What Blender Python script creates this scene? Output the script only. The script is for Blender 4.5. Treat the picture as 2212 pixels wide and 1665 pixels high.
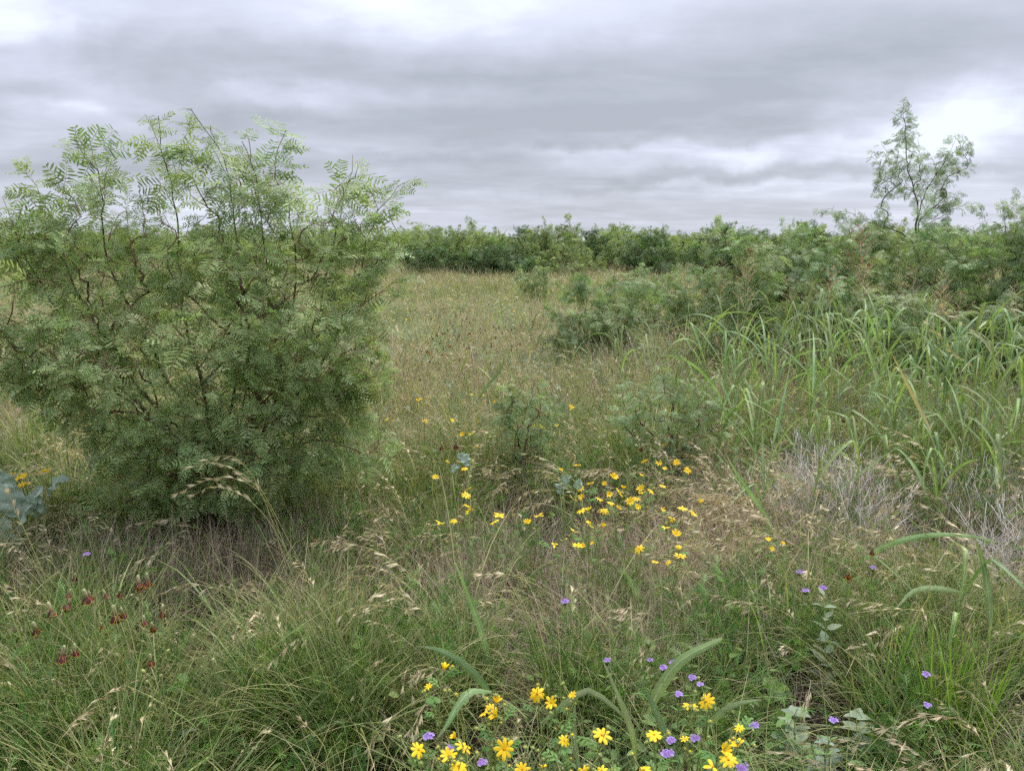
import bpy, math, random
import numpy as np
from mathutils import Vector, Matrix, Euler

# ------------------------------------------------------------------ scene
for o in list(bpy.data.objects):
    bpy.data.objects.remove(o)
S = bpy.context.scene
COL = S.collection
PI = math.pi

# ------------------------------------------------------------------ camera
EYE = 1.70
PITCH = math.radians(10.4)
FPX = 1703.0                       # focal length in pixels of a 2212 px wide view
cam_d = bpy.data.cameras.new('camera')
cam_d.sensor_fit = 'HORIZONTAL'
cam_d.angle = 2 * math.atan(1106 / FPX)
cam_d.clip_start = 0.05
cam_d.clip_end = 6000
cam = bpy.data.objects.new('camera', cam_d)
COL.objects.link(cam)
cam.location = (0, 0, EYE)
cam.rotation_euler = (PI / 2 - PITCH, 0, 0)
S.camera = cam

# ------------------------------------------------------------------ colour management
S.view_settings.view_transform = 'Standard'
S.view_settings.look = 'None'
S.view_settings.gamma = 1
S.view_settings.use_curve_mapping = False
S.view_settings.exposure = 1.4
S.render.engine = 'CYCLES'
S.cycles.max_bounces = 4
S.cycles.diffuse_bounces = 3
S.cycles.transmission_bounces = 2
S.cycles.glossy_bounces = 1
S.cycles.use_denoising = False
S.cycles.use_adaptive_sampling = True
S.cycles.adaptive_threshold = 0.022
S.cycles.adaptive_min_samples = 12

# ------------------------------------------------------------------ overcast sky and sun
SUN_EL, SUN_AZ = math.radians(58), math.radians(35)     # azimuth from +Y towards +X
CLOUD_DARK, CLOUD_MID, CLOUD_LIGHT = (0.186, 0.198, 0.226), (0.228, 0.241, 0.280), (0.290, 0.304, 0.362)
CLOUD_WHITE = (0.385, 0.41, 0.465)


def pixdir(px, py):
    x = (px - 1106) / FPX
    y = (832.5 - py) / FPX
    cp, sp = math.cos(PITCH), math.sin(PITCH)
    d = Vector((x, cp + y * sp, -sp + y * cp))
    return d.normalized()


def at_y(px, py, Y):
    d = pixdir(px, py)
    return Vector((0, 0, EYE)) + d * (Y / d.y)


def at_z(px, py, z):
    d = pixdir(px, py)
    return Vector((0, 0, EYE)) + d * ((z - EYE) / d.z)


W = bpy.data.worlds.new('World')
S.world = W
W.use_nodes = True
W.cycles.sampling_method = 'MANUAL'
W.cycles.sample_map_resolution = 512
nt = W.node_tree
nt.nodes.clear()
N, L = nt.nodes, nt.links


def wmath(op, a, b=None, clamp=False):
    n = N.new('ShaderNodeMath'); n.operation = op; n.use_clamp = clamp
    for i, v in enumerate((a, b)):
        if v is None: continue
        if isinstance(v, (int, float)): n.inputs[i].default_value = v
        else: L.new(v, n.inputs[i])
    return n.outputs[0]


def wvec(op, a, b=None):
    n = N.new('ShaderNodeVectorMath'); n.operation = op
    for i, v in enumerate((a, b)):
        if v is None: continue
        if isinstance(v, (tuple, list, Vector)): n.inputs[i].default_value = tuple(v)
        else: L.new(v, n.inputs[i])
    return n.outputs['Value'] if op in ('LENGTH', 'DOT_PRODUCT') else n.outputs[0]


def wrange(v, a, b, c, d, smooth=False):
    n = N.new('ShaderNodeMapRange')
    if smooth: n.interpolation_type = 'SMOOTHSTEP'
    L.new(v, n.inputs[0])
    for i, x in enumerate((a, b, c, d)): n.inputs[i + 1].default_value = x
    return n.outputs[0]


def wnoise(vec, scale, detail, rough, dist=0.0):
    n = N.new('ShaderNodeTexNoise')
    L.new(vec, n.inputs['Vector'])
    n.inputs['Scale'].default_value = scale
    n.inputs['Detail'].default_value = detail
    n.inputs['Roughness'].default_value = rough
    n.inputs['Distortion'].default_value = dist
    return n


tc = N.new('ShaderNodeTexCoord')
D = wvec('NORMALIZE', tc.outputs['Generated'])
sx = N.new('ShaderNodeSeparateXYZ'); L.new(D, sx.inputs[0])
zc = wmath('ADD', wmath('MAXIMUM', sx.outputs[2], 0.0), 0.11)
cx = N.new('ShaderNodeCombineXYZ')
L.new(wmath('DIVIDE', sx.outputs[0], zc), cx.inputs[0])
L.new(wmath('DIVIDE', sx.outputs[1], zc), cx.inputs[1])
P = cx.outputs[0]                                             # point on the flat cloud deck
P1 = wvec('MULTIPLY', P, (0.62, 1.0, 1.0))
n1 = wnoise(wvec('ADD', P1, (3.1, 7.3, 0.4)), 0.42, 7, 0.52, 0.35)
n2 = wnoise(wvec('ADD', P1, (11.7, 2.2, 3.3)), 1.5, 6, 0.55, 0.3)
f = wmath('ADD', wmath('MULTIPLY', wmath('SUBTRACT', n1.outputs[0], 0.5), 1.3), 0.40)
f = wmath('ADD', f, wmath('MULTIPLY', wmath('SUBTRACT', n2.outputs[0], 0.5), 0.85))
n3 = wnoise(wvec('ADD', wvec('MULTIPLY', P, (0.8, 1.0, 1.0)), (5.7, 1.2, 8.3)), 3.6, 5, 0.58, 0.4)
f = wmath('ADD', f, wmath('MULTIPLY', wmath('SUBTRACT', n3.outputs[0], 0.5), 0.38))
# ragged edges for the gaps in the deck
nw = wnoise(D, 9.0, 5, 0.55)
Dw = wvec('ADD', D, wvec('MULTIPLY', wvec('SUBTRACT', nw.outputs['Color'], (0.5, 0.5, 0.5)), (0.20, 0.0, 0.075)))
GAPS = [  # px, py, half width, half height, amount
    (2010, 285, 175, 88, .54), (2180, 255, 120, 50, .16), (2120, 200, 130, 50, .20), (10, 55, 170, 110, .55), (235, 228, 130, 42, .42),
    (1040, 20, 420, 80, .34), (1430, 335, 300, 34, .22), (1720, 330, 260, 42, .30), (640, 225, 130, 32, .30), (900, 215, 120, 40, .15),
    (1600, 400, 320, 16, .22), (1250, 320, 160, 30, .2), (2160, 415, 110, 26, .25), (500, 300, 600, 30, .14), (1150, 420, 700, 18, .1),
    (1000, 470, 1600, 30, .12), (400, 10, 400, 60, .18),
    (1440, 190, 520, 85, -.22), (1850, 70, 420, 70, -.22), (1250, 250, 420, 30, -.22), (520, 150, 330, 50, -.26), (130, 205, 200, 22, -.25),
    (1000, 175, 330, 40, -.20), (450, 250, 160, 22, -.15), (1700, 378, 330, 15, -.30), (2050, 380, 140, 14, -.28), (880, 345, 260, 18, -.2),
    (1130, 300, 300, 20, -.18), (1500, 300, 420, 16, -.2), (1350, 395, 350, 10, -.18), (300, 360, 500, 25, -.16),
]
for (px, py, rx, ry, amt) in GAPS:
    d0 = pixdir(px, py)
    v = wvec('MULTIPLY', wvec('SUBTRACT', Dw, tuple(d0)), (FPX / (rx * 1.35), 1.6, FPX / (ry * 1.35)))
    g = wrange(wvec('LENGTH', v), 0.0, 1.0, amt * .95, 0.0, True)
    f = wmath('ADD', f, g)
f = wmath('ADD', f, wrange(sx.outputs[2], 0.0, 0.07, 0.22, 0.0, True))     # the deck pales towards the horizon
cr = N.new('ShaderNodeValToRGB')
L.new(f, cr.inputs[0])
e = cr.color_ramp.elements
e[0].position = 0.12; e[0].color = (*CLOUD_DARK, 1)
e[1].position = 1.0; e[1].color = (*CLOUD_WHITE, 1)
for p, c in ((0.42, CLOUD_MID), (0.72, CLOUD_LIGHT)):
    k = cr.color_ramp.elements.new(p); k.color = (*c, 1)
# an overcast dome brightens smoothly towards the zenith
zen = wrange(wmath('MAXIMUM', sx.outputs[2], 0.0), 0.2, 1.0, 1.0, 3.2)
cl = wvec('MULTIPLY', cr.outputs[0], (1, 1, 1))
cs = N.new('ShaderNodeVectorMath'); cs.operation = 'SCALE'
L.new(cl, cs.inputs[0]); L.new(zen, cs.inputs['Scale'])
sky = N.new('ShaderNodeTexSky')
sky.sky_type = 'NISHITA'; sky.sun_disc = False
sky.sun_elevation = SUN_EL; sky.sun_rotation = SUN_AZ
bg1 = N.new('ShaderNodeBackground'); L.new(sky.outputs[0], bg1.inputs[0]); bg1.inputs[1].default_value = 0.05
bg2 = N.new('ShaderNodeBackground'); L.new(cs.outputs[0], bg2.inputs[0]); bg2.inputs[1].default_value = 0.95
mx = N.new('ShaderNodeMixShader'); mx.inputs[0].default_value = 0.93
L.new(bg1.outputs[0], mx.inputs[1]); L.new(bg2.outputs[0], mx.inputs[2])
wo = N.new('ShaderNodeOutputWorld'); L.new(mx.outputs[0], wo.inputs[0])

sun_d = bpy.data.lights.new('sun', 'SUN')
sun_d.energy = 1.5; sun_d.angle = math.radians(22); sun_d.color = (1.0, 0.965, 0.91)
sun = bpy.data.objects.new('sun', sun_d); COL.objects.link(sun)
sd = Vector((math.sin(SUN_AZ) * math.cos(SUN_EL), math.cos(SUN_AZ) * math.cos(SUN_EL), math.sin(SUN_EL)))
sun.rotation_euler = sd.to_track_quat('Z', 'Y').to_euler()

# ------------------------------------------------------------------ materials


def plant_mat(name, cols, trans=0.3, rough=0.55, hue=0.02, val=0.35, tip=None, mid=None, spec=0.25, tipstart=0.55, mottle=0):
    """colour runs over the per-blade value (pc.r); tip = colour of dried tips (pc.g); mid = midrib colour (pc.b)"""
    m = bpy.data.materials.new(name); m.use_nodes = True
    t = m.node_tree; t.nodes.clear(); n, l = t.nodes, t.links
    a = n.new('ShaderNodeAttribute'); a.attribute_name = 'pc'
    s = n.new('ShaderNodeSeparateColor'); l.new(a.outputs['Color'], s.inputs[0])
    r = n.new('ShaderNodeValToRGB'); l.new(s.outputs[0], r.inputs[0])
    el = r.color_ramp.elements
    for i, c in enumerate(cols):
        p = i / max(1, len(cols) - 1)
        if i == 0: el[0].position = 0; el[0].color = (*c, 1)
        elif i == len(cols) - 1: el[-1].position = 1; el[-1].color = (*c, 1)
        else:
            k = el.new(p); k.color = (*c, 1)
    c = r.outputs[0]
    if tip:
        mr = n.new('ShaderNodeMapRange'); mr.interpolation_type = 'SMOOTHSTEP'
        l.new(s.outputs[1], mr.inputs[0]); mr.inputs[1].default_value = tipstart; mr.inputs[2].default_value = 1.05
        mr.inputs[4].default_value = 0.9
        mm = n.new('ShaderNodeMix'); mm.data_type = 'RGBA'
        l.new(mr.outputs[0], mm.inputs[0]); l.new(c, mm.inputs[6]); mm.inputs[7].default_value = (*tip, 1)
        c = mm.outputs[2]
    if mid:
        mm = n.new('ShaderNodeMix'); mm.data_type = 'RGBA'
        l.new(s.outputs[2], mm.inputs[0]); l.new(c, mm.inputs[6]); mm.inputs[7].default_value = (*mid, 1)
        c = mm.outputs[2]
    if mottle:      # blotches and wear of the living surface
        to = n.new('ShaderNodeTexCoord'); ns = n.new('ShaderNodeTexNoise'); ns.inputs['Scale'].default_value = mottle; ns.inputs['Detail'].default_value = 6; ns.inputs['Roughness'].default_value = .7
        l.new(to.outputs['Object'], ns.inputs['Vector'])
        mo = n.new('ShaderNodeMapRange'); l.new(ns.outputs[0], mo.inputs[0]); mo.inputs[1].default_value = .3; mo.inputs[2].default_value = .7; mo.inputs[3].default_value = .78; mo.inputs[4].default_value = 1.22
        hm = n.new('ShaderNodeHueSaturation'); l.new(c, hm.inputs['Color']); l.new(mo.outputs[0], hm.inputs['Value']); c = hm.outputs[0]
    oi = n.new('ShaderNodeObjectInfo')
    hs = n.new('ShaderNodeHueSaturation'); l.new(c, hs.inputs['Color'])
    m1 = n.new('ShaderNodeMapRange'); l.new(oi.outputs['Random'], m1.inputs[0])
    m1.inputs[3].default_value = 1 - val; m1.inputs[4].default_value = 1 + val
    l.new(m1.outputs[0], hs.inputs['Value'])
    wn = n.new('ShaderNodeTexWhiteNoise'); wn.noise_dimensions = '1D'; l.new(oi.outputs['Random'], wn.inputs['W'])
    m2 = n.new('ShaderNodeMapRange'); l.new(wn.outputs['Value'], m2.inputs[0])
    m2.inputs[3].default_value = 0.5 - hue; m2.inputs[4].default_value = 0.5 + hue
    l.new(m2.outputs[0], hs.inputs['Hue'])
    pb = n.new('ShaderNodeBsdfPrincipled'); l.new(hs.outputs[0], pb.inputs['Base Color'])
    pb.inputs['Roughness'].default_value = rough; pb.inputs['Specular IOR Level'].default_value = spec
    out = n.new('ShaderNodeOutputMaterial')
    if trans > 0:
        tr = n.new('ShaderNodeBsdfTranslucent')
        bc = n.new('ShaderNodeMix'); bc.data_type = 'RGBA'; bc.blend_type = 'MULTIPLY'; bc.inputs[0].default_value = 1
        l.new(hs.outputs[0], bc.inputs[6]); bc.inputs[7].default_value = (1.25, 1.3, 0.7, 1)
        l.new(bc.outputs[2], tr.inputs[0])
        ms = n.new('ShaderNodeMixShader'); ms.inputs[0].default_value = trans
        l.new(pb.outputs[0], ms.inputs[1]); l.new(tr.outputs[0], ms.inputs[2])
        l.new(ms.outputs[0], out.inputs[0])
    else:
        l.new(pb.outputs[0], out.inputs[0])
    return m


STRAW = (0.50, 0.41, 0.25)
M = {}
M['mesquite_leaf'] = plant_mat('mesquite_leaf', [(.14, .225, .075), (.29, .38, .155), (.48, .55, .29)], .36, .5, .025, .3)
M['mesquite_mid'] = plant_mat('mesquite_mid', [(.115, .20, .08), (.215, .31, .135), (.35, .43, .23)], .34, .5, .025, .32)
M['mesquite_far'] = plant_mat('mesquite_far', [(.15, .225, .085), (.24, .315, .12), (.33, .39, .17)], .34, .55, .02, .3)
M['mesquite_dark'] = plant_mat('mesquite_dark', [(.055, .12, .045), (.09, .165, .06), (.14, .21, .085)], .3, .55, .02, .3)
M['bark'] = plant_mat('bark', [(.055, .04, .035), (.10, .065, .05), (.17, .12, .09)], 0, .85, .01, .2)
M['twig'] = plant_mat('twig', [(.10, .05, .032), (.19, .12, .055), (.22, .22, .09)], 0, .6, .01, .2)
M['grass_green'] = plant_mat('grass_green', [(.05, .10, .022), (.115, .19, .042), (.27, .34, .11)], .3, .5, .03, .3, tip=(.36, .30, .15))
M['grass_yellow'] = plant_mat('grass_yellow', [(.22, .25, .075), (.34, .345, .125), (.46, .42, .20)], .25, .5, .02, .25, tip=(.45, .37, .20))
M['arching'] = plant_mat('arching_stems', [(.12, .165, .04), (.20, .24, .07), (.34, .34, .13)], .25, .5, .02, .25, tip=(.38, .33, .17))
M['thatch'] = plant_mat('thatch', [(.26, .19, .14), (.42, .33, .25), (.58, .49, .39)], .18, .8, .012, .25)
M['brome'] = plant_mat('brome', [(.40, .31, .19), (.56, .46, .29), (.66, .57, .38)], .2, .6, .01, .15)
M['grey_stem'] = plant_mat('grey_stem', [(.36, .31, .265), (.54, .49, .44), (.72, .68, .63)], .05, .8, .01, .12)
M['forb'] = plant_mat('forb', [(.055, .125, .025), (.105, .20, .042), (.20, .31, .085)], .3, .5, .025, .25)
M['forb_pale'] = plant_mat('forb_pale', [(.17, .23, .13), (.24, .30, .19), (.31, .36, .25)], .25, .6, .02, .2)
M['weed'] = plant_mat('weed', [(.07, .13, .03), (.115, .19, .045), (.18, .25, .08)], .25, .5, .025, .3)
M['broad_blade'] = plant_mat('broad_blade', [(.125, .215, .06), (.195, .29, .10), (.29, .37, .17)], .33, .5, .025, .28, tip=(.33, .33, .16), mid=(.36, .42, .22), spec=.3, tipstart=.72, mottle=12)
M['broad_dry'] = plant_mat('broad_dry', [(.42, .36, .14), (.5, .42, .2)], .3, .5, .01, .1, mid=(.55, .5, .3))
M['panicle'] = plant_mat('panicle', [(.35, .24, .13), (.46, .31, .20), (.48, .38, .22)], .15, .7, .02, .2)
M['panicle_red'] = plant_mat('panicle_red', [(.36, .17, .10), (.44, .24, .15)], .15, .7, .02, .15)
M['glaucous'] = plant_mat('glaucous', [(.22, .30, .235), (.30, .385, .31), (.40, .47, .40)], .25, .65, .01, .12, mid=(.30, .37, .28), mottle=30)
M['stem_green'] = plant_mat('stem_green', [(.22, .28, .085), (.33, .37, .13)], 0, .5, .01, .1)
M['yellow_petal'] = plant_mat('yellow_petal', [(.80, .47, .008), (.86, .56, .012), (.9, .64, .025)], .22, .5, .004, .06)
M['yellow_disc'] = plant_mat('yellow_disc', [(.50, .22, .01), (.66, .34, .012)], 0, .7, .005, .1)
M['bud'] = plant_mat('bud', [(.24, .30, .09), (.38, .42, .14)], .1, .6, .02, .15)
M['maroon'] = plant_mat('maroon', [(.035, .004, .005), (.075, .008, .006)], .0, .55, .01, .3)
M['maroon_pale'] = plant_mat('maroon_pale', [(.10, .022, .012), (.19, .05, .02)], .1, .6, .01, .3)
M['petal_rim'] = plant_mat('petal_rim', [(.62, .26, .01), (.78, .40, .015)], .15, .5, .012, .15)
M['cone'] = plant_mat('cone', [(.16, .10, .04), (.27, .22, .10), (.34, .36, .19)], 0, .8, .01, .15)
M['purple'] = plant_mat('purple', [(.30, .17, .52), (.40, .25, .62), (.48, .33, .68)], .25, .6, .01, .15)
M['cream'] = plant_mat('cream', [(.55, .52, .38), (.68, .66, .5)], .2, .6, .01, .1)

# ------------------------------------------------------------------ mesh builder


class MB:
    def __init__(self):
        self.v, self.f, self.c, self.mi = [], [], [], []

    def quadstrip(self, rows, cols, mi=0):
        """rows: list of rings (lists of points), open strips; cols: matching (r,g,b) per vertex"""
        b = len(self.v); w = len(rows[0])
        for r, c in zip(rows, cols):
            self.v.extend(r); self.c.extend(c)
        for i in range(len(rows) - 1):
            for j in range(w - 1):
                a = b + i * w + j
                self.f.append((a, a + 1, a + w + 1, a + w)); self.mi.append(mi)

    def tube(self, pts, rad, sides=4, tint=0.5, mi=0):
        b = len(self.v); n = len(pts)
        pts = [Vector(p) for p in pts]
        u = None
        for i, p in enumerate(pts):
            t = (pts[min(i + 1, n - 1)] - pts[max(i - 1, 0)])
            if t.length < 1e-9: t = Vector((0, 0, 1))
            t.normalize()
            if u is None:
                u = t.orthogonal().normalized()
            else:
                u = u - t * u.dot(t)
                u = u.normalized() if u.length > 1e-6 else t.orthogonal().normalized()
            w = t.cross(u)
            r = rad[i] if hasattr(rad, '__len__') else rad
            for k in range(sides):
                a = 2 * PI * k / sides
                self.v.append(tuple(p + (u * math.cos(a) + w * math.sin(a)) * r))
                self.c.append((tint, i / max(1, n - 1), 0))
        for i in range(n - 1):
            for k in range(sides):
                a = b + i * sides + k; a2 = b + i * sides + (k + 1) % sides
                self.f.append((a, a2, a2 + sides, a + sides)); self.mi.append(mi)
        self.f.append(tuple(b + (n - 1) * sides + k for k in range(sides))); self.mi.append(mi)

    def ribbon(self, pts, wid, side, fold=0.0, tint=0.5, mi=0, up=None, mid=0.0, t0=0.0):
        """flat blade along pts; side vector(s); fold lifts the edges (V section)"""
        n = len(pts); rows, cols = [], []
        for i, p in enumerate(pts):
            p = Vector(p); s = side[i] if isinstance(side, list) else side
            w = wid[i] * 0.5
            t = t0 + (1 - t0) * i / max(1, n - 1)
            if fold or mid:
                tg = (Vector(pts[min(i + 1, n - 1)]) - Vector(pts[max(i - 1, 0)])).normalized()
                nn = s.cross(tg)
                rows.append([tuple(p - s * w + nn * w * fold), tuple(p), tuple(p + s * w + nn * w * fold)])
                cols.append([(tint, t, 0), (tint, t, mid), (tint, t, 0)])
            else:
                rows.append([tuple(p - s * w), tuple(p + s * w)])
                cols.append([(tint, t, 0)] * 2)
        self.quadstrip(rows, cols, mi)

    def leaf(self, p, d, s, length, width, bend=0.0, tint=0.5, mi=0, wid=(0.0, .75, 1.0, .8, 0.0), pos=(0, .25, .5, .78, 1), fold=0.15):
        """one leaf blade with a midrib fold, from p along d with side s"""
        nn = s.cross(d)
        pts, ws = [], []
        for t, k in zip(pos, wid):
            pts.append(p + d * (length * t) - nn * (bend * length * t * t)); ws.append(max(width * k, 1e-4))
        self.ribbon(pts, ws, s, fold, tint, mi, mid=0.3)

    def leaflet(self, p, d, s, length, width, tint=0.5, mi=0):
        b = len(self.v); w = width / 2
        a = p + d * (length * .28); c = p + d * (length * .72)
        self.v.extend([tuple(p), tuple(a - s * w), tuple(a + s * w), tuple(c - s * w * .9), tuple(c + s * w * .9), tuple(p + d * length)])
        self.c.extend([(tint, 0, 0)] * 6)
        self.f.extend([(b, b + 2, b + 1), (b + 1, b + 2, b + 4, b + 3), (b + 3, b + 4, b + 5)])
        self.mi.extend([mi] * 3)

    def ball(self, p, r, tint=0.5, mi=0, sz=1.0, rings=4, segs=6):
        rows = []
        for i in range(rings + 1):
            th = PI * i / rings
            rows.append([tuple(Vector(p) + Vector((r * math.sin(th) * math.cos(2 * PI * k / segs), r * math.sin(th) * math.sin(2 * PI * k / segs), r * sz * math.cos(th)))) for k in range(segs + 1)])
        self.quadstrip(rows, [[(tint, 0, 0)] * (segs + 1)] * (rings + 1), mi)

    def mesh(self, name, mats):
        me = bpy.data.meshes.new(name)
        me.from_pydata([tuple(v) for v in self.v], [], self.f)
        for m in mats: me.materials.append(m)
        n = len(me.polygons)
        if len(mats) > 1: me.polygons.foreach_set('material_index', np.array(self.mi, dtype=np.int32))
        me.polygons.foreach_set('use_smooth', np.ones(n, dtype=bool))
        a = me.attributes.new('pc', 'FLOAT_COLOR', 'POINT')
        cc = np.ones((len(self.v), 4), dtype=np.float32); cc[:, :3] = np.array(self.c, dtype=np.float32)
        a.data.foreach_set('color', cc.ravel())
        me.update()
        return me


def link(name, data, parent=None, loc=(0, 0, 0), rot=None, scl=None):
    o = bpy.data.objects.new(name, data); COL.objects.link(o)
    if parent: o.parent = parent
    o.location = loc
    if rot is not None: o.rotation_euler = rot
    if scl is not None: o.scale = (scl,) * 3 if isinstance(scl, (int, float)) else scl
    return o


def tag(o, label=None, cat=None, group=None, kind=None):
    if label: o['label'] = label
    if cat: o['category'] = cat
    if group: o['group'] = group
    if kind: o['kind'] = kind
    return o


def thing(name, label, cat, loc=(0, 0, 0), group=None, rz=0.0):
    o = link(name, None, None, loc, (0, 0, rz)); o.empty_display_size = 0.1
    return tag(o, label, cat, group)


def frame(d, up=Vector((0, 0, 1)), roll=0.0):
    """euler whose Y axis is d and whose Z axis is near up"""
    y = d.normalized()
    x = y.cross(up)
    x = x.normalized() if x.length > 1e-4 else y.orthogonal().normalized()
    z = x.cross(y)
    m = Matrix((x, y, z)).transposed()
    if roll: m = m @ Matrix.Rotation(roll, 3, 'Y')
    return m.to_euler()


# ------------------------------------------------------------------ instancing of small plant pieces (geometry nodes)
ASSETS = {}


def asset(kind, name, me):
    c = ASSETS.get(kind)
    if c is None:
        c = ASSETS[kind] = bpy.data.collections.new('asset_' + kind)
    o = bpy.data.objects.new('%s_%s_%03d' % (kind, name, len(c.objects)), me)
    c.objects.link(o)
    return o


NG = {}


def scatter_group(kind):
    if kind in NG: return NG[kind]
    g = bpy.data.node_groups.new('scatter_' + kind, 'GeometryNodeTree')
    g.interface.new_socket('Geometry', in_out='INPUT', socket_type='NodeSocketGeometry')
    g.interface.new_socket('Geometry', in_out='OUTPUT', socket_type='NodeSocketGeometry')
    n, l = g.nodes, g.links
    gi = n.new('NodeGroupInput'); go = n.new('NodeGroupOutput')
    ci = n.new('GeometryNodeCollectionInfo')
    ci.inputs['Collection'].default_value = ASSETS[kind]
    ci.inputs['Separate Children'].default_value = True
    ci.inputs['Reset Children'].default_value = True
    ip = n.new('GeometryNodeInstanceOnPoints')
    ip.inputs['Pick Instance'].default_value = True

    def na(name, typ):
        a = n.new('GeometryNodeInputNamedAttribute'); a.data_type = typ; a.inputs['Name'].default_value = name
        return a.outputs['Attribute']
    er = n.new('FunctionNodeEulerToRotation')
    l.new(na('rot', 'FLOAT_VECTOR'), er.inputs[0])
    l.new(gi.outputs[0], ip.inputs['Points'])
    l.new(ci.outputs[0], ip.inputs['Instance'])
    l.new(na('idx', 'INT'), ip.inputs['Instance Index'])
    l.new(er.outputs[0], ip.inputs['Rotation'])
    l.new(na('scl', 'FLOAT_VECTOR'), ip.inputs['Scale'])
    l.new(ip.outputs[0], go.inputs[0])
    NG[kind] = g
    return g


def scatter(name, kind, pts, rot, scl, idx, parent=None, label=None, cat=None, group=None):
    pts = np.asarray(pts, dtype=np.float32); n = len(pts)
    me = bpy.data.meshes.new(name)
    me.vertices.add(n); me.vertices.foreach_set('co', pts.ravel())
    a = me.attributes.new('rot', 'FLOAT_VECTOR', 'POINT'); a.data.foreach_set('vector', np.asarray(rot, dtype=np.float32).ravel())
    s = np.asarray(scl, dtype=np.float32)
    if s.ndim == 1: s = np.repeat(s[:, None], 3, 1)
    a = me.attributes.new('scl', 'FLOAT_VECTOR', 'POINT'); a.data.foreach_set('vector', s.ravel())
    a = me.attributes.new('idx', 'INT', 'POINT'); a.data.foreach_set('value', np.asarray(idx, dtype=np.int32))
    me.update()
    o = link(name, me, parent)
    md = o.modifiers.new('scatter', 'NODES'); md.node_group = scatter_group(kind)
    tag(o, label, cat, group, 'stuff')
    return o


# ------------------------------------------------------------------ ground
def vnoise(x, y, seed, s):
    """smooth value noise in 0..1"""
    x = np.asarray(x, float) * s; y = np.asarray(y, float) * s
    xi = np.floor(x).astype(int); yi = np.floor(y).astype(int)
    fx = x - xi; fy = y - yi
    fx = fx * fx * (3 - 2 * fx); fy = fy * fy * (3 - 2 * fy)

    def h(a, b):
        v = np.sin(a * 127.1 + b * 311.7 + seed * 74.7) * 43758.5453
        return v - np.floor(v)
    return (h(xi, yi) * (1 - fx) + h(xi + 1, yi) * fx) * (1 - fy) + (h(xi, yi + 1) * (1 - fx) + h(xi + 1, yi + 1) * fx) * fy


def ground_z(x, y):
    return (vnoise(x, y, 3, .45) - .5) * .10 + (vnoise(x, y, 5, 1.7) - .5) * .03


def gz(x, y):
    return float(ground_z(np.array([x]), np.array([y]))[0])


def build_ground():
    xs = np.concatenate([[-2500, -800, -300, -120, -60], np.linspace(-30, 30, 121), [60, 120, 300, 800, 2500]])
    ys = np.concatenate([[-300, -60, -15], np.linspace(-4, 46, 111), [60, 90, 150, 300, 800, 2500]])
    X, Y = np.meshgrid(xs, ys)
    fade = np.clip(1.6 - np.maximum(np.abs(X), np.abs(Y)) / 50.0, 0, 1)
    Z = ground_z(X, Y) * fade
    v = np.stack([X, Y, Z], -1).reshape(-1, 3)
    w = len(xs); f = []
    for j in range(len(ys) - 1):
        for i in range(w - 1):
            a = j * w + i; f.append((a, a + 1, a + w + 1, a + w))
    me = bpy.data.meshes.new('ground'); me.from_pydata(v.tolist(), [], f)
    me.polygons.foreach_set('use_smooth', np.ones(len(f), dtype=bool))
    m = bpy.data.materials.new('soil_and_litter'); m.use_nodes = True
    n, l = m.node_tree.nodes, m.node_tree.links
    b = n['Principled BSDF']; b.inputs['Roughness'].default_value = .95; b.inputs['Specular IOR Level'].default_value = .1
    g = n.new('ShaderNodeNewGeometry')
    a = n.new('ShaderNodeTexNoise'); a.inputs['Scale'].default_value = 1.3; a.inputs['Detail'].default_value = 6; l.new(g.outputs['Position'], a.inputs['Vector'])
    c = n.new('ShaderNodeTexNoise'); c.inputs['Scale'].default_value = 60; c.inputs['Detail'].default_value = 5; l.new(g.outputs['Position'], c.inputs['Vector'])
    r = n.new('ShaderNodeValToRGB'); l.new(a.outputs[0], r.inputs[0])
    r.color_ramp.elements[0].position = .35; r.color_ramp.elements[0].color = (.028, .026, .016, 1)
    r.color_ramp.elements[1].position = .68; r.color_ramp.elements[1].color = (.085, .06, .042, 1)
    mm = n.new('ShaderNodeMix'); mm.data_type = 'RGBA'; mm.blend_type = 'OVERLAY'; mm.inputs[0].default_value = .8
    l.new(r.outputs[0], mm.inputs[6]); l.new(c.outputs['Color'], mm.inputs[7])
    l.new(mm.outputs[2], b.inputs['Base Color'])
    bp = n.new('ShaderNodeBump'); bp.inputs['Distance'].default_value = .02; l.new(c.outputs[0], bp.inputs['Height']); l.new(bp.outputs[0], b.inputs['Normal'])
    me.materials.append(m)
    tag(link('ground', me), kind='structure')


build_ground()

# ------------------------------------------------------------------ mesquite leaves
R = random.Random(7)


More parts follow.
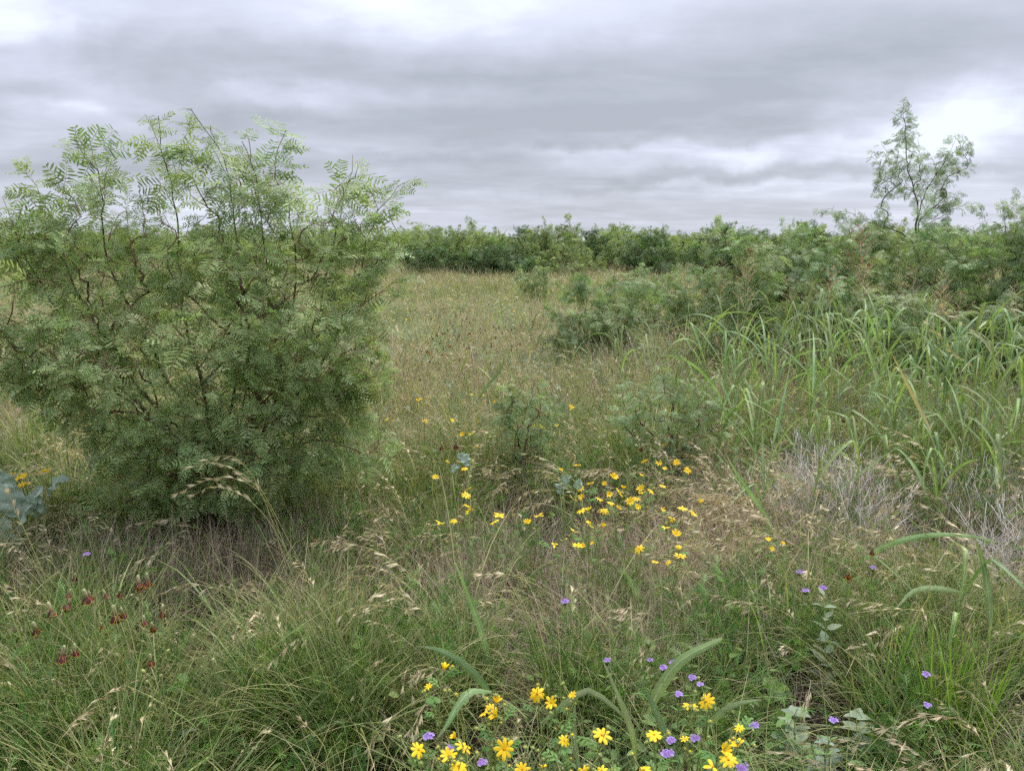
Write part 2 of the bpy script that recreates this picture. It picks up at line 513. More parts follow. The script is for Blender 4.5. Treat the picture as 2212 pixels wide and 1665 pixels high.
def mesquite_leaf(rng, mb=None, origin=Vector((0, 0, 0)), rot=None, size=1.0, tint=None, coarse=False, bold=False):
    mb = mb or MB()
    T = (lambda v: origin + (rot @ v if rot else v))
    RV = (lambda v: (rot @ v if rot else v))
    pl = rng.uniform(.025, .05) * size
    tint0 = rng.uniform(.15, .85) if tint is None else tint
    mb.ribbon([T(Vector((0, 0, 0))), T(Vector((0, pl, .004)))], [.0025 * size, .002 * size], RV(Vector((1, 0, 0))), 0, .6, 1)
    n_p = 2 if rng.random() < .85 else 1
    for sgn in ((-1, 1) if n_p == 2 else (rng.choice((-1, 1)) * .2,)):
        ang = sgn * rng.uniform(.28, .65)
        ln = rng.uniform(.095, .155) * size
        droop = rng.uniform(.15, .9)
        twist = rng.uniform(-.5, .5)
        if bold: ln *= 1.12
        n = int(ln / ((.0195 if bold else .0135) * size)) if not coarse else int(ln / (.017 * size))
        prev = Vector((0, pl, .004)); pts = [prev]
        for i in range(1, n + 1):
            t = i / n
            el = .25 - droop * t * 1.3
            d = Vector((math.sin(ang) * math.cos(el), math.cos(ang) * math.cos(el), math.sin(el)))
            prev = prev + d * (ln / n); pts.append(prev)
        k = max(1, n // 4)
        sub = pts[::k] if (n % k) == 0 else pts[::k] + [pts[-1]]
        mb.ribbon([T(p) for p in sub], [.0022 * size] * len(sub), RV(Vector((math.cos(ang), -math.sin(ang), 0))), 0, .7, 1)
        L0 = rng.uniform(.038, .056) * size
        for i in range(1, n + 1):
            d = (pts[i] - pts[i - 1]).normalized()
            s = d.cross(Vector((0, 0, 1))).normalized(); s = (s + Vector((0, 0, 1)) * twist * .5).normalized()
            t = i / n
            ll = L0 * (0.75 + .5 * math.sin(PI * min(1, t * .9 + .08))) * (1 if t < .9 else .75)
            for q in (-1, 1):
                if rng.random() < .03: continue
                dd = (s * q * rng.uniform(.85, 1.0) + d * rng.uniform(.25, .55) + Vector((0, 0, rng.uniform(-.35, .12)))).normalized()
                ss = (d - dd * d.dot(dd) + Vector((0, 0, rng.uniform(-.25, .25)))).normalized()
                mb.leaflet(T(pts[i]), RV(dd), RV(ss), ll * rng.uniform(.85, 1.1), (.0094 if bold else .0068 if not coarse else .0100) * size * rng.uniform(.85, 1.15), min(1, max(0, tint0 + rng.uniform(-.2, .2))), 0)
    return mb


LEAF_MESH = {'leaf': [], 'fineleaf': []}
for i in range(10):
    me = mesquite_leaf(R, bold=True).mesh('mesquite_leaf', [M['mesquite_leaf'], M['twig']])
    LEAF_MESH['leaf'].append(me); asset('leaf', 'mesquite', me)
for i in range(6):
    me = mesquite_leaf(R).mesh('mesquite_leaf', [M['mesquite_mid'], M['twig']])
    LEAF_MESH['fineleaf'].append(me); asset('fineleaf', 'mesquite', me)


def shoot_asset(rng, mats, kind, nleaf, length, coarse):
    mb = MB(); pts = []
    p = Vector((0, 0, 0)); d = Vector((0, 1, .2)).normalized()
    for i in range(nleaf + 1):
        pts.append(p.copy()); d = (d + Vector((rng.uniform(-.25, .25), 0, rng.uniform(-.28, .12)))).normalized(); p = p + d * (length / nleaf)
    mb.tube(pts, [.003 * (1 - i / (nleaf + 2)) + .0006 for i in range(len(pts))], 3, .5, 1)
    for i in range(1, len(pts)):
        for q in range(2 if rng.random() < .6 else 1):
            a = rng.uniform(0, 2 * PI)
            out = Vector((math.cos(a), .35, math.sin(a) * .7 - .25)).normalized()
            e = frame(out, roll=rng.uniform(-.5, .5)).to_matrix()
            mesquite_leaf(rng, mb, pts[i], e, rng.uniform(.75, 1.1), rng.uniform(.1, .9), coarse)
    asset(kind, 'shoot', mb.mesh('mesquite_shoot', mats))


for i in range(5): shoot_asset(R, [M['mesquite_mid'], M['twig']], 'shoot', 8, .36, False)
for i in range(5): shoot_asset(R, [M['mesquite_far'], M['twig']], 'farshoot', 8, .40, True)
for i in range(5): shoot_asset(R, [M['mesquite_dark'], M['twig']], 'darkshoot', 8, .40, True)


# ------------------------------------------------------------------ mesquite skeletons
def curve(pts, step, jit, rng):
    """Catmull-Rom through pts, resampled about every step metres"""
    P_ = [Vector(p) for p in pts]
    P_ = [P_[0] * 2 - P_[1]] + P_ + [P_[-1] * 2 - P_[-2]]
    out = []
    for i in range(1, len(P_) - 2):
        n = max(2, int((P_[i + 1] - P_[i]).length / step))
        for k in range(n):
            t = k / n
            a, b, c, d = P_[i - 1], P_[i], P_[i + 1], P_[i + 2]
            q = 0.5 * ((2 * b) + (c - a) * t + (2 * a - 5 * b + 4 * c - d) * t * t + (3 * b - a - 3 * c + d) * t ** 3)
            out.append(q + Vector((rng.uniform(-jit, jit), rng.uniform(-jit, jit), rng.uniform(-jit, jit))))
    out.append(P_[-2].copy())
    return out


class Tree:
    def __init__(self, base, rng):
        self.P = [Vector(base)]; self.par = [-1]; self.shoots = []; self.rng = rng; self.A = None

    def add(self, pts, start):
        ids = []; p = start
        for q in pts:
            self.P.append(q); self.par.append(p); p = len(self.P) - 1; ids.append(p)
        return ids

    def limb(self, pts, step=.07, jit=.012, start=0, shoot=True):
        c = curve([self.P[start]] + list(pts), step, jit, self.rng)[1:]
        ids = self.add(c, start)
        if shoot: self.shoots.append(ids)
        return ids

    def grow(self, targets, step=.07, jit=.010, sag=.12):
        b = self.P[0]
        targets = sorted(targets, key=lambda t: (t - b).length)
        for t in targets:
            A = np.array([tuple(p) for p in self.P])
            dv = A - np.array(tuple(t)); dist = np.sqrt((dv ** 2).sum(1))
            db = np.sqrt(((A - np.array(tuple(b))) ** 2).sum(1)); tb = (t - b).length
            cost = dist + np.where(db > tb - .4 * dist, 10, 0) + .25 * np.maximum(0, A[:, 2] - t.z)
            i = int(np.argmin(cost)); s = self.P[i]
            dd = dist[i]
            pd = (s - self.P[self.par[i]]).normalized() if self.par[i] >= 0 else Vector((0, 0, 1))
            mid = s + (t - s) * .45 + pd * (.15 * dd) + Vector((0, 0, sag * dd)) + Vector([self.rng.uniform(-.08, .08) * dd for _ in range(3)])
            n = max(3, int(dd / step)); pts = []
            for k in range(1, n + 1):
                u = k / n
                q = s * (1 - u) ** 2 + mid * 2 * u * (1 - u) + t * u * u
                pts.append(q + Vector([self.rng.uniform(-jit, jit) for _ in range(3)]))
            self.shoots.append(self.add(pts, i))

    def radii(self, r0=.0019, ex=.38):
        n = len(self.P); cnt = np.zeros(n); ch = np.zeros(n, int)
        for i in range(1, n): ch[self.par[i]] += 1
        for i in range(n - 1, 0, -1):
            if ch[i] == 0: cnt[i] += 1
            cnt[self.par[i]] += cnt[i] + .02
        self.cnt = cnt
        self.r = r0 * np.maximum(cnt, .6) ** ex
        return self.r

    def chains(self):
        n = len(self.P); kids = [[] for _ in range(n)]
        for i in range(1, n): kids[self.par[i]].append(i)
        out = []; stack = [(0, None)]
        while stack:
            s, pre = stack.pop()
            ch = [pre] if pre is not None else []
            cur = s
            while True:
                ch.append(cur)
                k = kids[cur]
                if not k: break
                k = sorted(k, key=lambda q: -self.cnt[q])
                for o in k[1:]: stack.append((o, cur))
                cur = k[0]
            out.append(ch)
        return out


def ell_targets(rng, ells, n, shell=.35):
    """points in a union of ellipsoids, denser towards the outside; ells = (centre, radii)"""
    vol = [e[1][0] * e[1][1] * e[1][2] for e in ells]
    out = []
    while len(out) < n:
        c, r = rng.choices(ells, vol)[0]
        d = Vector((rng.gauss(0, 1), rng.gauss(0, 1), rng.gauss(0, 1))).normalized()
        k = (shell + (1 - shell) * rng.random()) ** .5
        p = Vector((c[0] + d.x * r[0] * k, c[1] + d.y * r[1] * k, c[2] + d.z * r[2] * k))
        if p.z > .08: out.append(p)
    return out


def leaf_places(tree, rng, span=.42, gap=.045, size=1.0, per=1, droop=.35, out_w=.7):
    out = []; mid_ = sum(tree.P, Vector()) / len(tree.P); big = max((p - mid_).length for p in tree.P)
    for ids in tree.shoots:
        acc = 0; total = 0; nxt = rng.uniform(0, gap)
        for j in range(len(ids) - 1, 0, -1):
            a, b = tree.P[ids[j]], tree.P[ids[j - 1]]
            seg = (a - b).length; d = (a - b).normalized() if seg > 0 else Vector((0, 0, 1))
            while nxt < total + seg:
                t = (nxt - total) / seg
                p = a.lerp(b, t)
                sz = size * (rng.uniform(.8, 1.15) if nxt > .08 else rng.uniform(.45, .75))
                for q in range(per if rng.random() < .55 else 1 + per // 2):
                    az = rng.uniform(0, 2 * PI); o = d.orthogonal().normalized(); o = (Matrix.Rotation(az, 3, d) @ o)
                    w_ = (p - mid_) / big; w_.z *= .3
                    dr = (o * .8 + d * rng.uniform(.1, .6) + w_ * out_w + Vector((0, 0, -droop * rng.uniform(.2, 1.6)))).normalized()
                    out.append((p, frame(dr, roll=rng.gauss(0, .5)), sz))
                nxt += gap * rng.uniform(.7, 1.3)
            total += seg
            if total > span: break
    return out


def mesquite(name, label, cat, base, ells, n, seed, limbs=(), extra=(), group=None, leaf_parts=0, kind='leaf', span=.42, gap=.045, lsize=1.0,
             per=2, r0=.0020, nbranch=10, autolimbs=4, droop=.7, thorns=False, step=.07, shell=.35, sag=.12, side=0):
    rng = random.Random(seed)
    base = Vector(base)
    root = thing(name, label, cat, base, group)
    t = Tree((0, 0, 0), rng)
    lids = [t.limb([Vector(p) - base for p in pts]) for pts in limbs]
    if side:
        for ids in lids:
            m = len(ids)
            for q in range(side):
                i = ids[int(m * (.42 + .53 * (q + rng.random() * .8) / side))]
                d = (t.P[i] - t.P[t.par[i]]).normalized(); o = Matrix.Rotation(rng.uniform(0, 6.28), 3, d) @ d.orthogonal().normalized()
                ln = rng.uniform(.08, .22); e_ = t.P[i] + (d * .8 + o * .7 + Vector((0, 0, .25))).normalized() * ln
                k = max(3, int(ln / .05)); t.shoots.append(t.add([t.P[i].lerp(e_, (j + 1) / k) + Vector((0, 0, -.05 * ln * math.sin(PI * (j + 1) / k))) + Vector([rng.uniform(-.006, .006) for _ in range(3)]) for j in range(k)], i))
    ells = [(tuple(Vector(c) - base), r) for c, r in ells]
    if autolimbs:
        for p in ell_targets(rng, ells, autolimbs, .2):
            t.limb([p * .35 + Vector((0, 0, .12 * p.length)) + Vector((rng.uniform(-.06, .06), rng.uniform(-.06, .06), 0)), p], shoot=False, step=max(step, .08))
    t.grow(ell_targets(rng, ells, n, shell), step=step, sag=sag)
    if extra: t.grow([Vector(p) - base for p in extra], step=step, sag=0.02)
    r = t.radii(r0)
    ch = sorted(t.chains(), key=lambda c: -r[c[1] if len(c) > 1 else c[0]] * len(c))
    tw = MB()
    for i, c in enumerate(ch):
        rr = [float(r[c[0]] if (k == 0 and c[0] == 0) else r[c[max(1, k)]] if len(c) > 1 else r[c[0]]) for k in range(len(c))]
        pts = [t.P[q] for q in c]
        if i <= nbranch:
            mb = MB(); mb.tube(pts, rr, 7, rng.uniform(.2, .8))
            link('trunk' if i == 0 else 'branch', mb.mesh('trunk' if i == 0 else 'branch', [M['bark']]), root)
        else:
            thick = rr[0] > .0045
            tw.tube(pts, rr, 4 if thick else 3, rng.uniform(0, .35) if thick else rng.uniform(.25, 1))
            if thorns:
                for k in range(1, len(pts) - 1):
                    if rng.random() < .3:
                        d = (pts[k + 1] - pts[k]).normalized(); o = Matrix.Rotation(rng.uniform(0, 6.28), 3, d) @ d.orthogonal().normalized()
                        tw.tube([pts[k], pts[k] + (o + d * .4) * rng.uniform(.012, .028)], [.0016, .0003], 3, .15)
    tag(link('twigs', tw.mesh('twigs', [M['twig']]), root), kind='stuff')
    pl = leaf_places(t, rng, span, gap, lsize, per, droop)
    if leaf_parts:
        c0 = Vector((0, 0, EYE)) - base
        pl.sort(key=lambda q: (q[0] - c0).length - .25 * q[2])
        # spread the individually built leaves over the side that faces the path
        own = pl[:leaf_parts * 2:2]; rest = pl[1:leaf_parts * 2:2] + pl[leaf_parts * 2:]
        for p, e_, s in own:
            link('leaf', rng.choice(LEAF_MESH[kind]), root, p, e_, s)
        pl = rest
    if pl:
        na = len(ASSETS[kind].objects)
        scatter('foliage', kind, [tuple(p[0]) for p in pl], [tuple(p[1]) for p in pl], [p[2] for p in pl], [rng.randrange(na) for _ in pl], root)
    return root


def pxell(px, py, rx, ry, Y, ry_depth):
    """ellipsoid whose outline spans the given picture radii at the distance Y"""
    c = at_y(px, py, Y); k = Y / FPX / math.cos(PITCH)
    return (tuple(c), (rx * k, ry_depth, ry * k))


# ---- the large shrub in the foreground
YB = 4.35
bb = at_y(480, 1128, YB); bb.z = gz(bb.x, bb.y)


def sp(px, py, dy=0.0): return at_y(px, py, YB + dy)


shrub_limbs = [
    [sp(430, 960, .1), sp(330, 760, .15), sp(235, 560, .1), sp(222, 420, .05), sp(205, 340, .05), sp(190, 272, .05)],
    [sp(400, 980, 0), sp(250, 760, -.1), sp(150, 600, -.1), sp(110, 470), sp(52, 371)],
    [sp(470, 950, .1), sp(400, 700, .2), sp(385, 520, .2), sp(372, 400, .15), sp(335, 300, .1), sp(313, 247, .1)],
    [sp(490, 950, .1), sp(520, 720, .1), sp(510, 540, .1), sp(492, 370, .1), sp(450, 285, .1), sp(412, 236, .1)],
    [sp(510, 950, .05), sp(570, 720, 0), sp(575, 560), sp(560, 430), sp(540, 350), sp(522, 305)],
    [sp(520, 960, 0), sp(610, 750, .1), sp(640, 600, .1), sp(625, 450, .1), sp(590, 360, .1), sp(618, 282, .1)],
    [sp(530, 970, .1), sp(660, 760, .2), sp(715, 560, .2), sp(735, 470, .2), sp(755, 400, .2), sp(762, 335, .2)],
    [sp(540, 980, 0), sp(690, 800, .1), sp(765, 620, .1), sp(800, 490, .1), sp(840, 425, .1), sp(886, 389, .1)],
    [sp(430, 1000, -.1), sp(260, 850, -.1), sp(140, 700), sp(60, 560), sp(5, 425)],
    [sp(420, 1010, -.2), sp(330, 900, -.3), sp(230, 820, -.3), sp(120, 790, -.2), sp(0, 798, -.1)],
    [sp(520, 1000, -.2), sp(560, 880, -.4), sp(640, 820, -.4), sp(760, 830, -.35), sp(840, 800, -.3)],
    [sp(470, 1000, -.2), sp(440, 860, -.5), sp(420, 740, -.6), sp(450, 640, -.65)],
    [sp(540, 1030, -.1), sp(640, 960, -.2), sp(740, 960, -.2), sp(790, 985, -.15)],
    [sp(400, 1060, -.2), sp(330, 1060, -.3), sp(270, 1085, -.3), sp(225, 1125, -.3)],
    [sp(600, 850, -.1), sp(720, 700, -.25), sp(840, 620, -.2), sp(868, 600, -.15)],
]
shrub_ells = [
    pxell(430, 760, 305, 245, YB, .80), pxell(180, 670, 200, 140, YB, .55), pxell(660, 720, 165, 190, YB, .60),
    pxell(540, 930, 215, 150, YB - .15, .55), pxell(370, 950, 140, 120, YB - .15, .45), pxell(580, 570, 150, 90, YB, .4), pxell(450, 560, 120, 80, YB, .4),
    pxell(740, 590, 80, 80, YB + .15, .3), pxell(280, 550, 160, 90, YB + .1, .4), pxell(120, 540, 90, 60, YB, .3), pxell(500, 1000, 190, 75, YB - .15, .45),
    pxell(170, 780, 150, 60, YB - .1, .4),
]
ex = []
for (px, py, dx, n_) in ((300, 505, 60, 14), (470, 465, 60, 14), (580, 460, 60, 16), (700, 520, 50, 12), (150, 520, 60, 12), (800, 580, 40, 8), (400, 1030, 60, 14), (560, 1030, 60, 14), (300, 1090, 60, 6), (780, 900, 50, 8), (140, 850, 60, 8), (790, 760, 50, 8), (820, 560, 40, 8), (470, 1045, 90, 10), (620, 1035, 70, 8)):
    for _ in range(n_):
        ex.append(sp(px + R.uniform(-dx, dx), py + R.uniform(-dx, dx), R.uniform(-.25, .15)))
CONT = [(10, 455), (110, 385), (200, 335), (300, 340), (410, 300), (520, 350), (620, 335), (700, 385), (760, 385), (830, 430), (870, 500)]
for _ in range(80):     # thin shoots through which the sky shows
    q = R.uniform(10, 865); j_ = max(i_ for i_ in range(len(CONT) - 1) if CONT[i_][0] <= q); t_ = (q - CONT[j_][0]) / (CONT[j_ + 1][0] - CONT[j_][0])
    ex.append(sp(q, CONT[j_][1] * (1 - t_) + CONT[j_ + 1][1] * t_ + 10 + abs(R.gauss(0, 75)), R.uniform(-.3, .35)))
while len(ex) < 720:     # the side of the crown that faces the path is closed by foliage down to the grass
    c_, r_ = R.choices(shrub_ells, [e_[1][0] * e_[1][2] for e_ in shrub_ells])[0]
    a_, k_ = R.uniform(0, 2 * PI), math.sqrt(R.random())
    u_, v_ = k_ * math.cos(a_), k_ * math.sin(a_)
    if v_ > .5: continue
    ex.append(Vector((c_[0] + u_ * r_[0], c_[1] - r_[1] * math.sqrt(1 - k_ * k_) * R.uniform(.75, 1.05), c_[2] + v_ * r_[2])))
mesquite('mesquite_shrub', 'big feathery mesquite shrub filling the near left of the meadow', 'shrub', bb, shrub_ells, 880, 11, shrub_limbs, ex,
         leaf_parts=290, per=2, gap=.056, span=.45, nbranch=14, autolimbs=0, thorns=True, lsize=1.02, side=7)

# ---- small seedlings in front of it
def seedling(name, label, px, pb, pt, Y, w, n, seed, lean=0, parts=40, lsize=.8):
    b = at_y(px, pb, Y); b.z = gz(b.x, b.y)
    t_ = at_y(px + lean, pt, Y)
    h = t_.z - b.z; k = Y / FPX
    c = Vector(((t_.x), Y, b.z + h * .70))
    return mesquite(name, label, 'shrub', b, [(tuple(c), (w * k, w * k * .8, h * .30)), (tuple(c + Vector((0, 0, -.12 * h))), (w * k * .7, w * k * .6, h * .3))], n, seed, kind='fineleaf',
                    leaf_parts=parts, autolimbs=3, nbranch=4, per=2, gap=.04, span=.3, lsize=lsize, step=.06)


seedling('mesquite_seedling', 'knee-high mesquite seedling with drooping leaves in the middle of the meadow', 1128, 1000, 800, 5.1, 80, 95, 21, 10, 80)
seedling('mesquite_seedling', 'low fine-leaved mesquite bush just right of the yellow flowers', 1455, 985, 800, 5.0, 128, 150, 22, -5, 80, .75)

# ---- shrubs and trees in the middle distance on the right
MIDS = [  # label, px centre, py base, py top, half width px, distance, n, seed
    ('dark green rounded mesquite bush alone at the edge of the open meadow', 1300, 775, 622, 115, 9.0, 130, 31),
    ('pale mesquite bush behind the dark rounded bush', 1385, 700, 588, 85, 11.5, 70, 32),
    ('small mesquite bush sitting in the open grass before the treeline', 1150, 640, 580, 42, 20.0, 40, 33),
    ('slender mesquite sapling with dark stems rising from the broad grass', 1590, 790, 560, 85, 8.5, 90, 34),
    ('feathery mesquite bush with yellowish top under the skyline', 1640, 760, 520, 100, 10.5, 130, 35),
    ('wide mesquite bush left of the lone tall tree', 1790, 760, 530, 120, 10.0, 150, 36),
    ('dense mesquite bush at the foot of the lone tall tree', 1960, 760, 500, 125, 10.2, 170, 37),
    ('mesquite bush with dark trunks between the tall tree and the frame edge', 2060, 800, 510, 100, 9.0, 130, 38),
    ('tall pale mesquite crowding the far right edge of the picture', 2195, 830, 480, 120, 8.6, 260, 39),
    ('low mesquite bush at the right edge behind the broad grass blades', 2230, 900, 640, 120, 7.4, 140, 40),
    ('low loose mesquite bush in front of the wide one', 1740, 800, 620, 120, 8.6, 110, 41),
    ('low dense mesquite bush behind the stand of broad grass', 1990, 830, 640, 130, 8.0, 130, 42),
    ('airy mesquite bush beside the dark sapling', 1490, 750, 590, 75, 10.5, 70, 43),
]
for (lb, px, pb, pt, hw, Y, n, sd_) in MIDS:
    b = at_y(px, pb, Y); b.z = gz(b.x, b.y); k = Y / FPX
    t_ = at_y(px, pt, Y); h = t_.z - b.z
    rr = random.Random(sd_)
    els = []
    for q in range(5):
        ox = rr.uniform(-.55, .55) * hw * k; cz = b.z + h * rr.uniform(.48, .74)
        els.append(((b.x + ox, Y + rr.uniform(-.3, .3), cz), (hw * k * rr.uniform(.45, .65), hw * k * .5, min(h * .28, (t_.z - cz)))))
    els.append(((b.x, Y, b.z + h * .74), (hw * k * .5, hw * k * .45, h * .26)))
    els.append(((b.x, Y, b.z + h * .40), (hw * k * .8, hw * k * .6, h * .28)))
    wisps = [(b.x + rr.uniform(-.8, .8) * hw * k, Y + rr.uniform(-.3, .3), b.z + h * rr.uniform(.92, 1.14)) for _ in range(11)]
    mesquite('mesquite_bush', lb, 'bush', b, els, int(n * 1.15), sd_, extra=wisps, autolimbs=5, nbranch=6, per=2, gap=.14, span=.5, lsize=.9, step=.09, kind='shoot', group='mesquite bushes behind the broad grass')

# ---- the lone tall tree against the sky
YT = 11.0
tb = at_y(1985, 700, YT); tb.z = gz(tb.x, tb.y)
def tp(px, py, dy=0.0): return at_y(px, py, YT + dy)
tree_limbs = [
    [tp(1984, 600), tp(1979, 500), tp(1982, 440), tp(1965, 380), tp(1957, 320), tp(1955, 260), tp(1950, 215)],
    [tp(1984, 600), tp(1979, 500), tp(1990, 440), tp(2015, 390), tp(2045, 340), tp(2065, 300)],
    [tp(1984, 620), tp(1982, 500), tp(2005, 455), tp(2040, 435), tp(2080, 415)],
    [tp(1985, 620), tp(1978, 545), tp(1955, 510), tp(1890, 485), tp(1840, 462), tp(1800, 455)],
]
tree_ells = [pxell(1950, 275, 30, 50, YT, .25), pxell(1945, 335, 56, 48, YT, .35), pxell(1925, 380, 38, 35, YT, .3), pxell(2055, 345, 42, 55, YT, .35), pxell(1985, 395, 45, 40, YT, .3),
             pxell(2030, 420, 35, 30, YT, .25), pxell(1990, 340, 35, 30, YT, .2), pxell(2040, 455, 30, 30, YT, .2), pxell(1820, 460, 32, 28, YT, .2), pxell(1900, 470, 30, 20, YT, .2)]
mesquite('mesquite_tree', 'slender lone mesquite tree rising above the bushes against the bright sky', 'tree', tb, tree_ells, 210, 51, tree_limbs,
         [tp(1955 + R.uniform(-18, 18), R.uniform(200, 250)) for _ in range(5)] + [tp(1890, 325), tp(1880, 340), tp(2080, 290), tp(2095, 320), tp(2120, 440), tp(1770, 455)],
         autolimbs=0, nbranch=9, per=2, gap=.06, span=.42, lsize=.92, kind='fineleaf', r0=.0021, droop=.7, step=.08, shell=.1)

# ---- treeline
FAR = [  # px, py top, half width, distance, label
    (45, 480, 55, 30, 'rounded tree of the far treeline showing past the left side of the big shrub'),
    (-30, 490, 60, 28, 'far tree cut by the left edge of the picture'),
    (110, 470, 50, 34, 'far tree half hidden behind the left shoots of the big shrub'),
    (880, 495, 55, 36, 'dark tree of the treeline right beside the big shrub'),
    (985, 487, 34, 40, 'small pointed tree sticking up from the left part of the treeline'),
    (1045, 492, 50, 38, 'broad dark tree in the left half of the treeline'),
    (940, 512, 60, 33, 'low round tree in front at the left end of the treeline'),
    (1130, 500, 50, 38, 'bright green tree left of the tallest tree in the treeline'),
    (1195, 480, 65, 36, 'tallest airy tree in the middle of the treeline'),
    (1265, 498, 50, 37, 'bushy tree right of the tallest tree in the treeline'),
    (1340, 497, 55, 36, 'pale tree with bare dark stems in the treeline'),
    (1420, 492, 55, 35, 'wide tree of the treeline above the pale bush'),
    (1480, 505, 45, 38, 'low tree of the treeline in the dip of the skyline'),
    (1080, 530, 70, 32, 'low spreading bush at the foot of the treeline'),
    (1250, 535, 70, 32, 'dark low bush at the foot of the tallest far tree'),
    (1560, 480, 60, 26, 'tree rising at the left end of the nearer wooded rise'),
    (1640, 474, 60, 25, 'dark tree on the wooded rise over the yellowish bush'),
    (1740, 490, 60, 27, 'distant rounded tree seen between bush tops'),
    (1850, 495, 60, 24, 'tree behind the bushes left of the lone tall tree'),
    (2080, 490, 60, 26, 'tree behind the bushes right of the lone tall tree'),
    (1390, 520, 50, 31, 'small tree with forked dark trunks before the treeline'),
]


def far_tree(name, px, top, hw, Y, seed, label=None, cat='tree', group='trees of the far treeline'):
    b = at_y(px, 575, Y); b.z = 0; k = Y / FPX
    rr = random.Random(seed); t_ = at_y(px, top + rr.uniform(-16, 10), Y); h = t_.z
    els = []
    for q in range(6):
        ox = rr.uniform(-.7, .7) * hw * k; cz = h * rr.uniform(.35, .7)
        els.append(((b.x + ox, Y + rr.uniform(-.6, .6), cz), (hw * k * rr.uniform(.35, .6), hw * k * .5, min(h * .28, h - cz))))
    els.append(((b.x + rr.uniform(-.2, .2) * hw * k, Y, h * .80), (hw * k * .35, hw * k * .4, h * .20)))
    if rr.random() < .6: els.append(((b.x, Y, h * .33), (hw * k * .9, hw * k * .6, h * .3)))
    mesquite(name, label, cat, b, els, 150, seed, autolimbs=6, nbranch=3, kind='darkshoot' if rr.random() < .5 else 'farshoot', per=2, gap=.2, span=.8, lsize=1.15, step=.22, r0=.005, droop=.5, group=group)


for i, (px, top, hw, Y, lb) in enumerate(FAR):
    far_tree('mesquite_tree', px, top, hw, Y, 100 + i, lb)


def far_wood():
    rng = random.Random(5); pts, rot, scl, idx = [], [], [], []
    for i in range(230):
        Y = rng.uniform(36, 60); px = rng.uniform(-500, 2700)
        h = rng.uniform(1.4, 2.2) * (1 + .006 * (Y - 36)); w = rng.uniform(.9, 1.9)
        x = (px - 1106) / FPX * Y
        for _ in range(95):
            d = Vector((rng.gauss(0, 1), rng.gauss(0, 1), rng.gauss(0, 1))).normalized(); k = rng.random() ** .4
            p = (x + d.x * w * k, Y + d.y * w * k, h * .52 + d.z * h * .5 * k)
            pts.append(p); o = Vector((d.x, d.y, d.z * .5 - .1)).normalized()
            rot.append(tuple(frame(o, roll=rng.gauss(0, .6)))); scl.append(rng.uniform(.9, 1.7)); idx.append(rng.randrange(5))
    scatter('far_woods', 'farshoot', pts, rot, scl, idx, None, 'dense mass of far green scrub closing the meadow behind the treeline', 'woods')


far_wood()

# ------------------------------------------------------------------ grasses (assets)
def bend_path(rng, start, az, el0, length, curl, n, wob=.06):
    pts = [Vector(start)]; el = el0; a = az
    for i in range(n):
        d = Vector((math.cos(a) * math.cos(el), math.sin(a) * math.cos(el), math.sin(el)))
        pts.append(pts[-1] + d * (length / n)); el -= curl / n * (0.5 + i / n); a += rng.uniform(-wob, wob)
    return pts


def blades(mb, rng, n, spread, lmin, lmax, w, el=(1.0, 1.5), curl=(.3, 1.6), segs=5, mi=0, tint=(0, 1), wob=.08, lean=None):
    for _ in range(n):
        a = rng.uniform(0, 2 * PI); r = spread * math.sqrt(rng.random())
        az = rng.uniform(0, 2 * PI) if lean is None else lean + rng.gauss(0, .6)
        ln = rng.uniform(lmin, lmax)
        pts = bend_path(rng, (r * math.cos(a), r * math.sin(a), -.01), az, rng.uniform(*el), ln, rng.uniform(*curl), segs, wob)
        ww = w * rng.uniform(.7, 1.3)
        s = Vector((-math.sin(az), math.cos(az), 0)); s = (s + Vector((rng.uniform(-.5, .5), rng.uniform(-.5, .5), rng.uniform(-.3, .3)))).normalized()
        mb.ribbon(pts, [ww * (1 - (i / segs) ** 2 * .93) for i in range(segs + 1)], s, 0, rng.uniform(*tint), mi)


def spikelet(mb, rng, p, d, size, mi, tint):
    s = d.orthogonal().normalized(); s = Matrix.Rotation(rng.uniform(0, PI), 3, d) @ s
    for q in range(3):
        dd = (d + s * (.20 * (q - 1))).normalized()
        ss = (s - dd * s.dot(dd)).normalized()
        mb.leaf(p + d * size * .12 * q, dd, ss, size * rng.uniform(.8, 1.05), size * .125, 0, tint + rng.uniform(-.15, .15), mi, (0.25, 1, .75, 0.05), (0, .3, .62, 1), .35)


def brome(mb, rng, start, az, length, mi_stem=1, mi=0, el=None, nsp=11, size=.030, curl=None):
    n = 9
    pts = bend_path(rng, start, az, rng.uniform(1.0, 1.45) if el is None else el, length, rng.uniform(1.3, 2.6) if curl is None else curl, n, .05)
    mb.tube(pts, [.0014 * (1 - .7 * i / n) for i in range(n + 1)], 3, rng.uniform(.2, .9), mi_stem)
    for k in range(nsp):
        t = .66 + .34 * (k + .5) / nsp
        f_ = t * n; i = min(n - 1, int(f_)); p = pts[i].lerp(pts[i + 1], f_ - i)
        d = (pts[i + 1] - pts[i]).normalized()
        o = Matrix.Rotation(rng.uniform(0, 6.28), 3, d) @ d.orthogonal().normalized()
        bd = (d * 1.0 + o * .38 + Vector((0, 0, -.3))).normalized()
        q = p + bd * rng.uniform(.008, .03)
        mb.tube([p, q], [.0007, .0006], 3, .6, mi)
        spikelet(mb, rng, q, (bd + Vector((0, 0, -.35))).normalized(), size * rng.uniform(.8, 1.25), mi, rng.uniform(.2, .9))


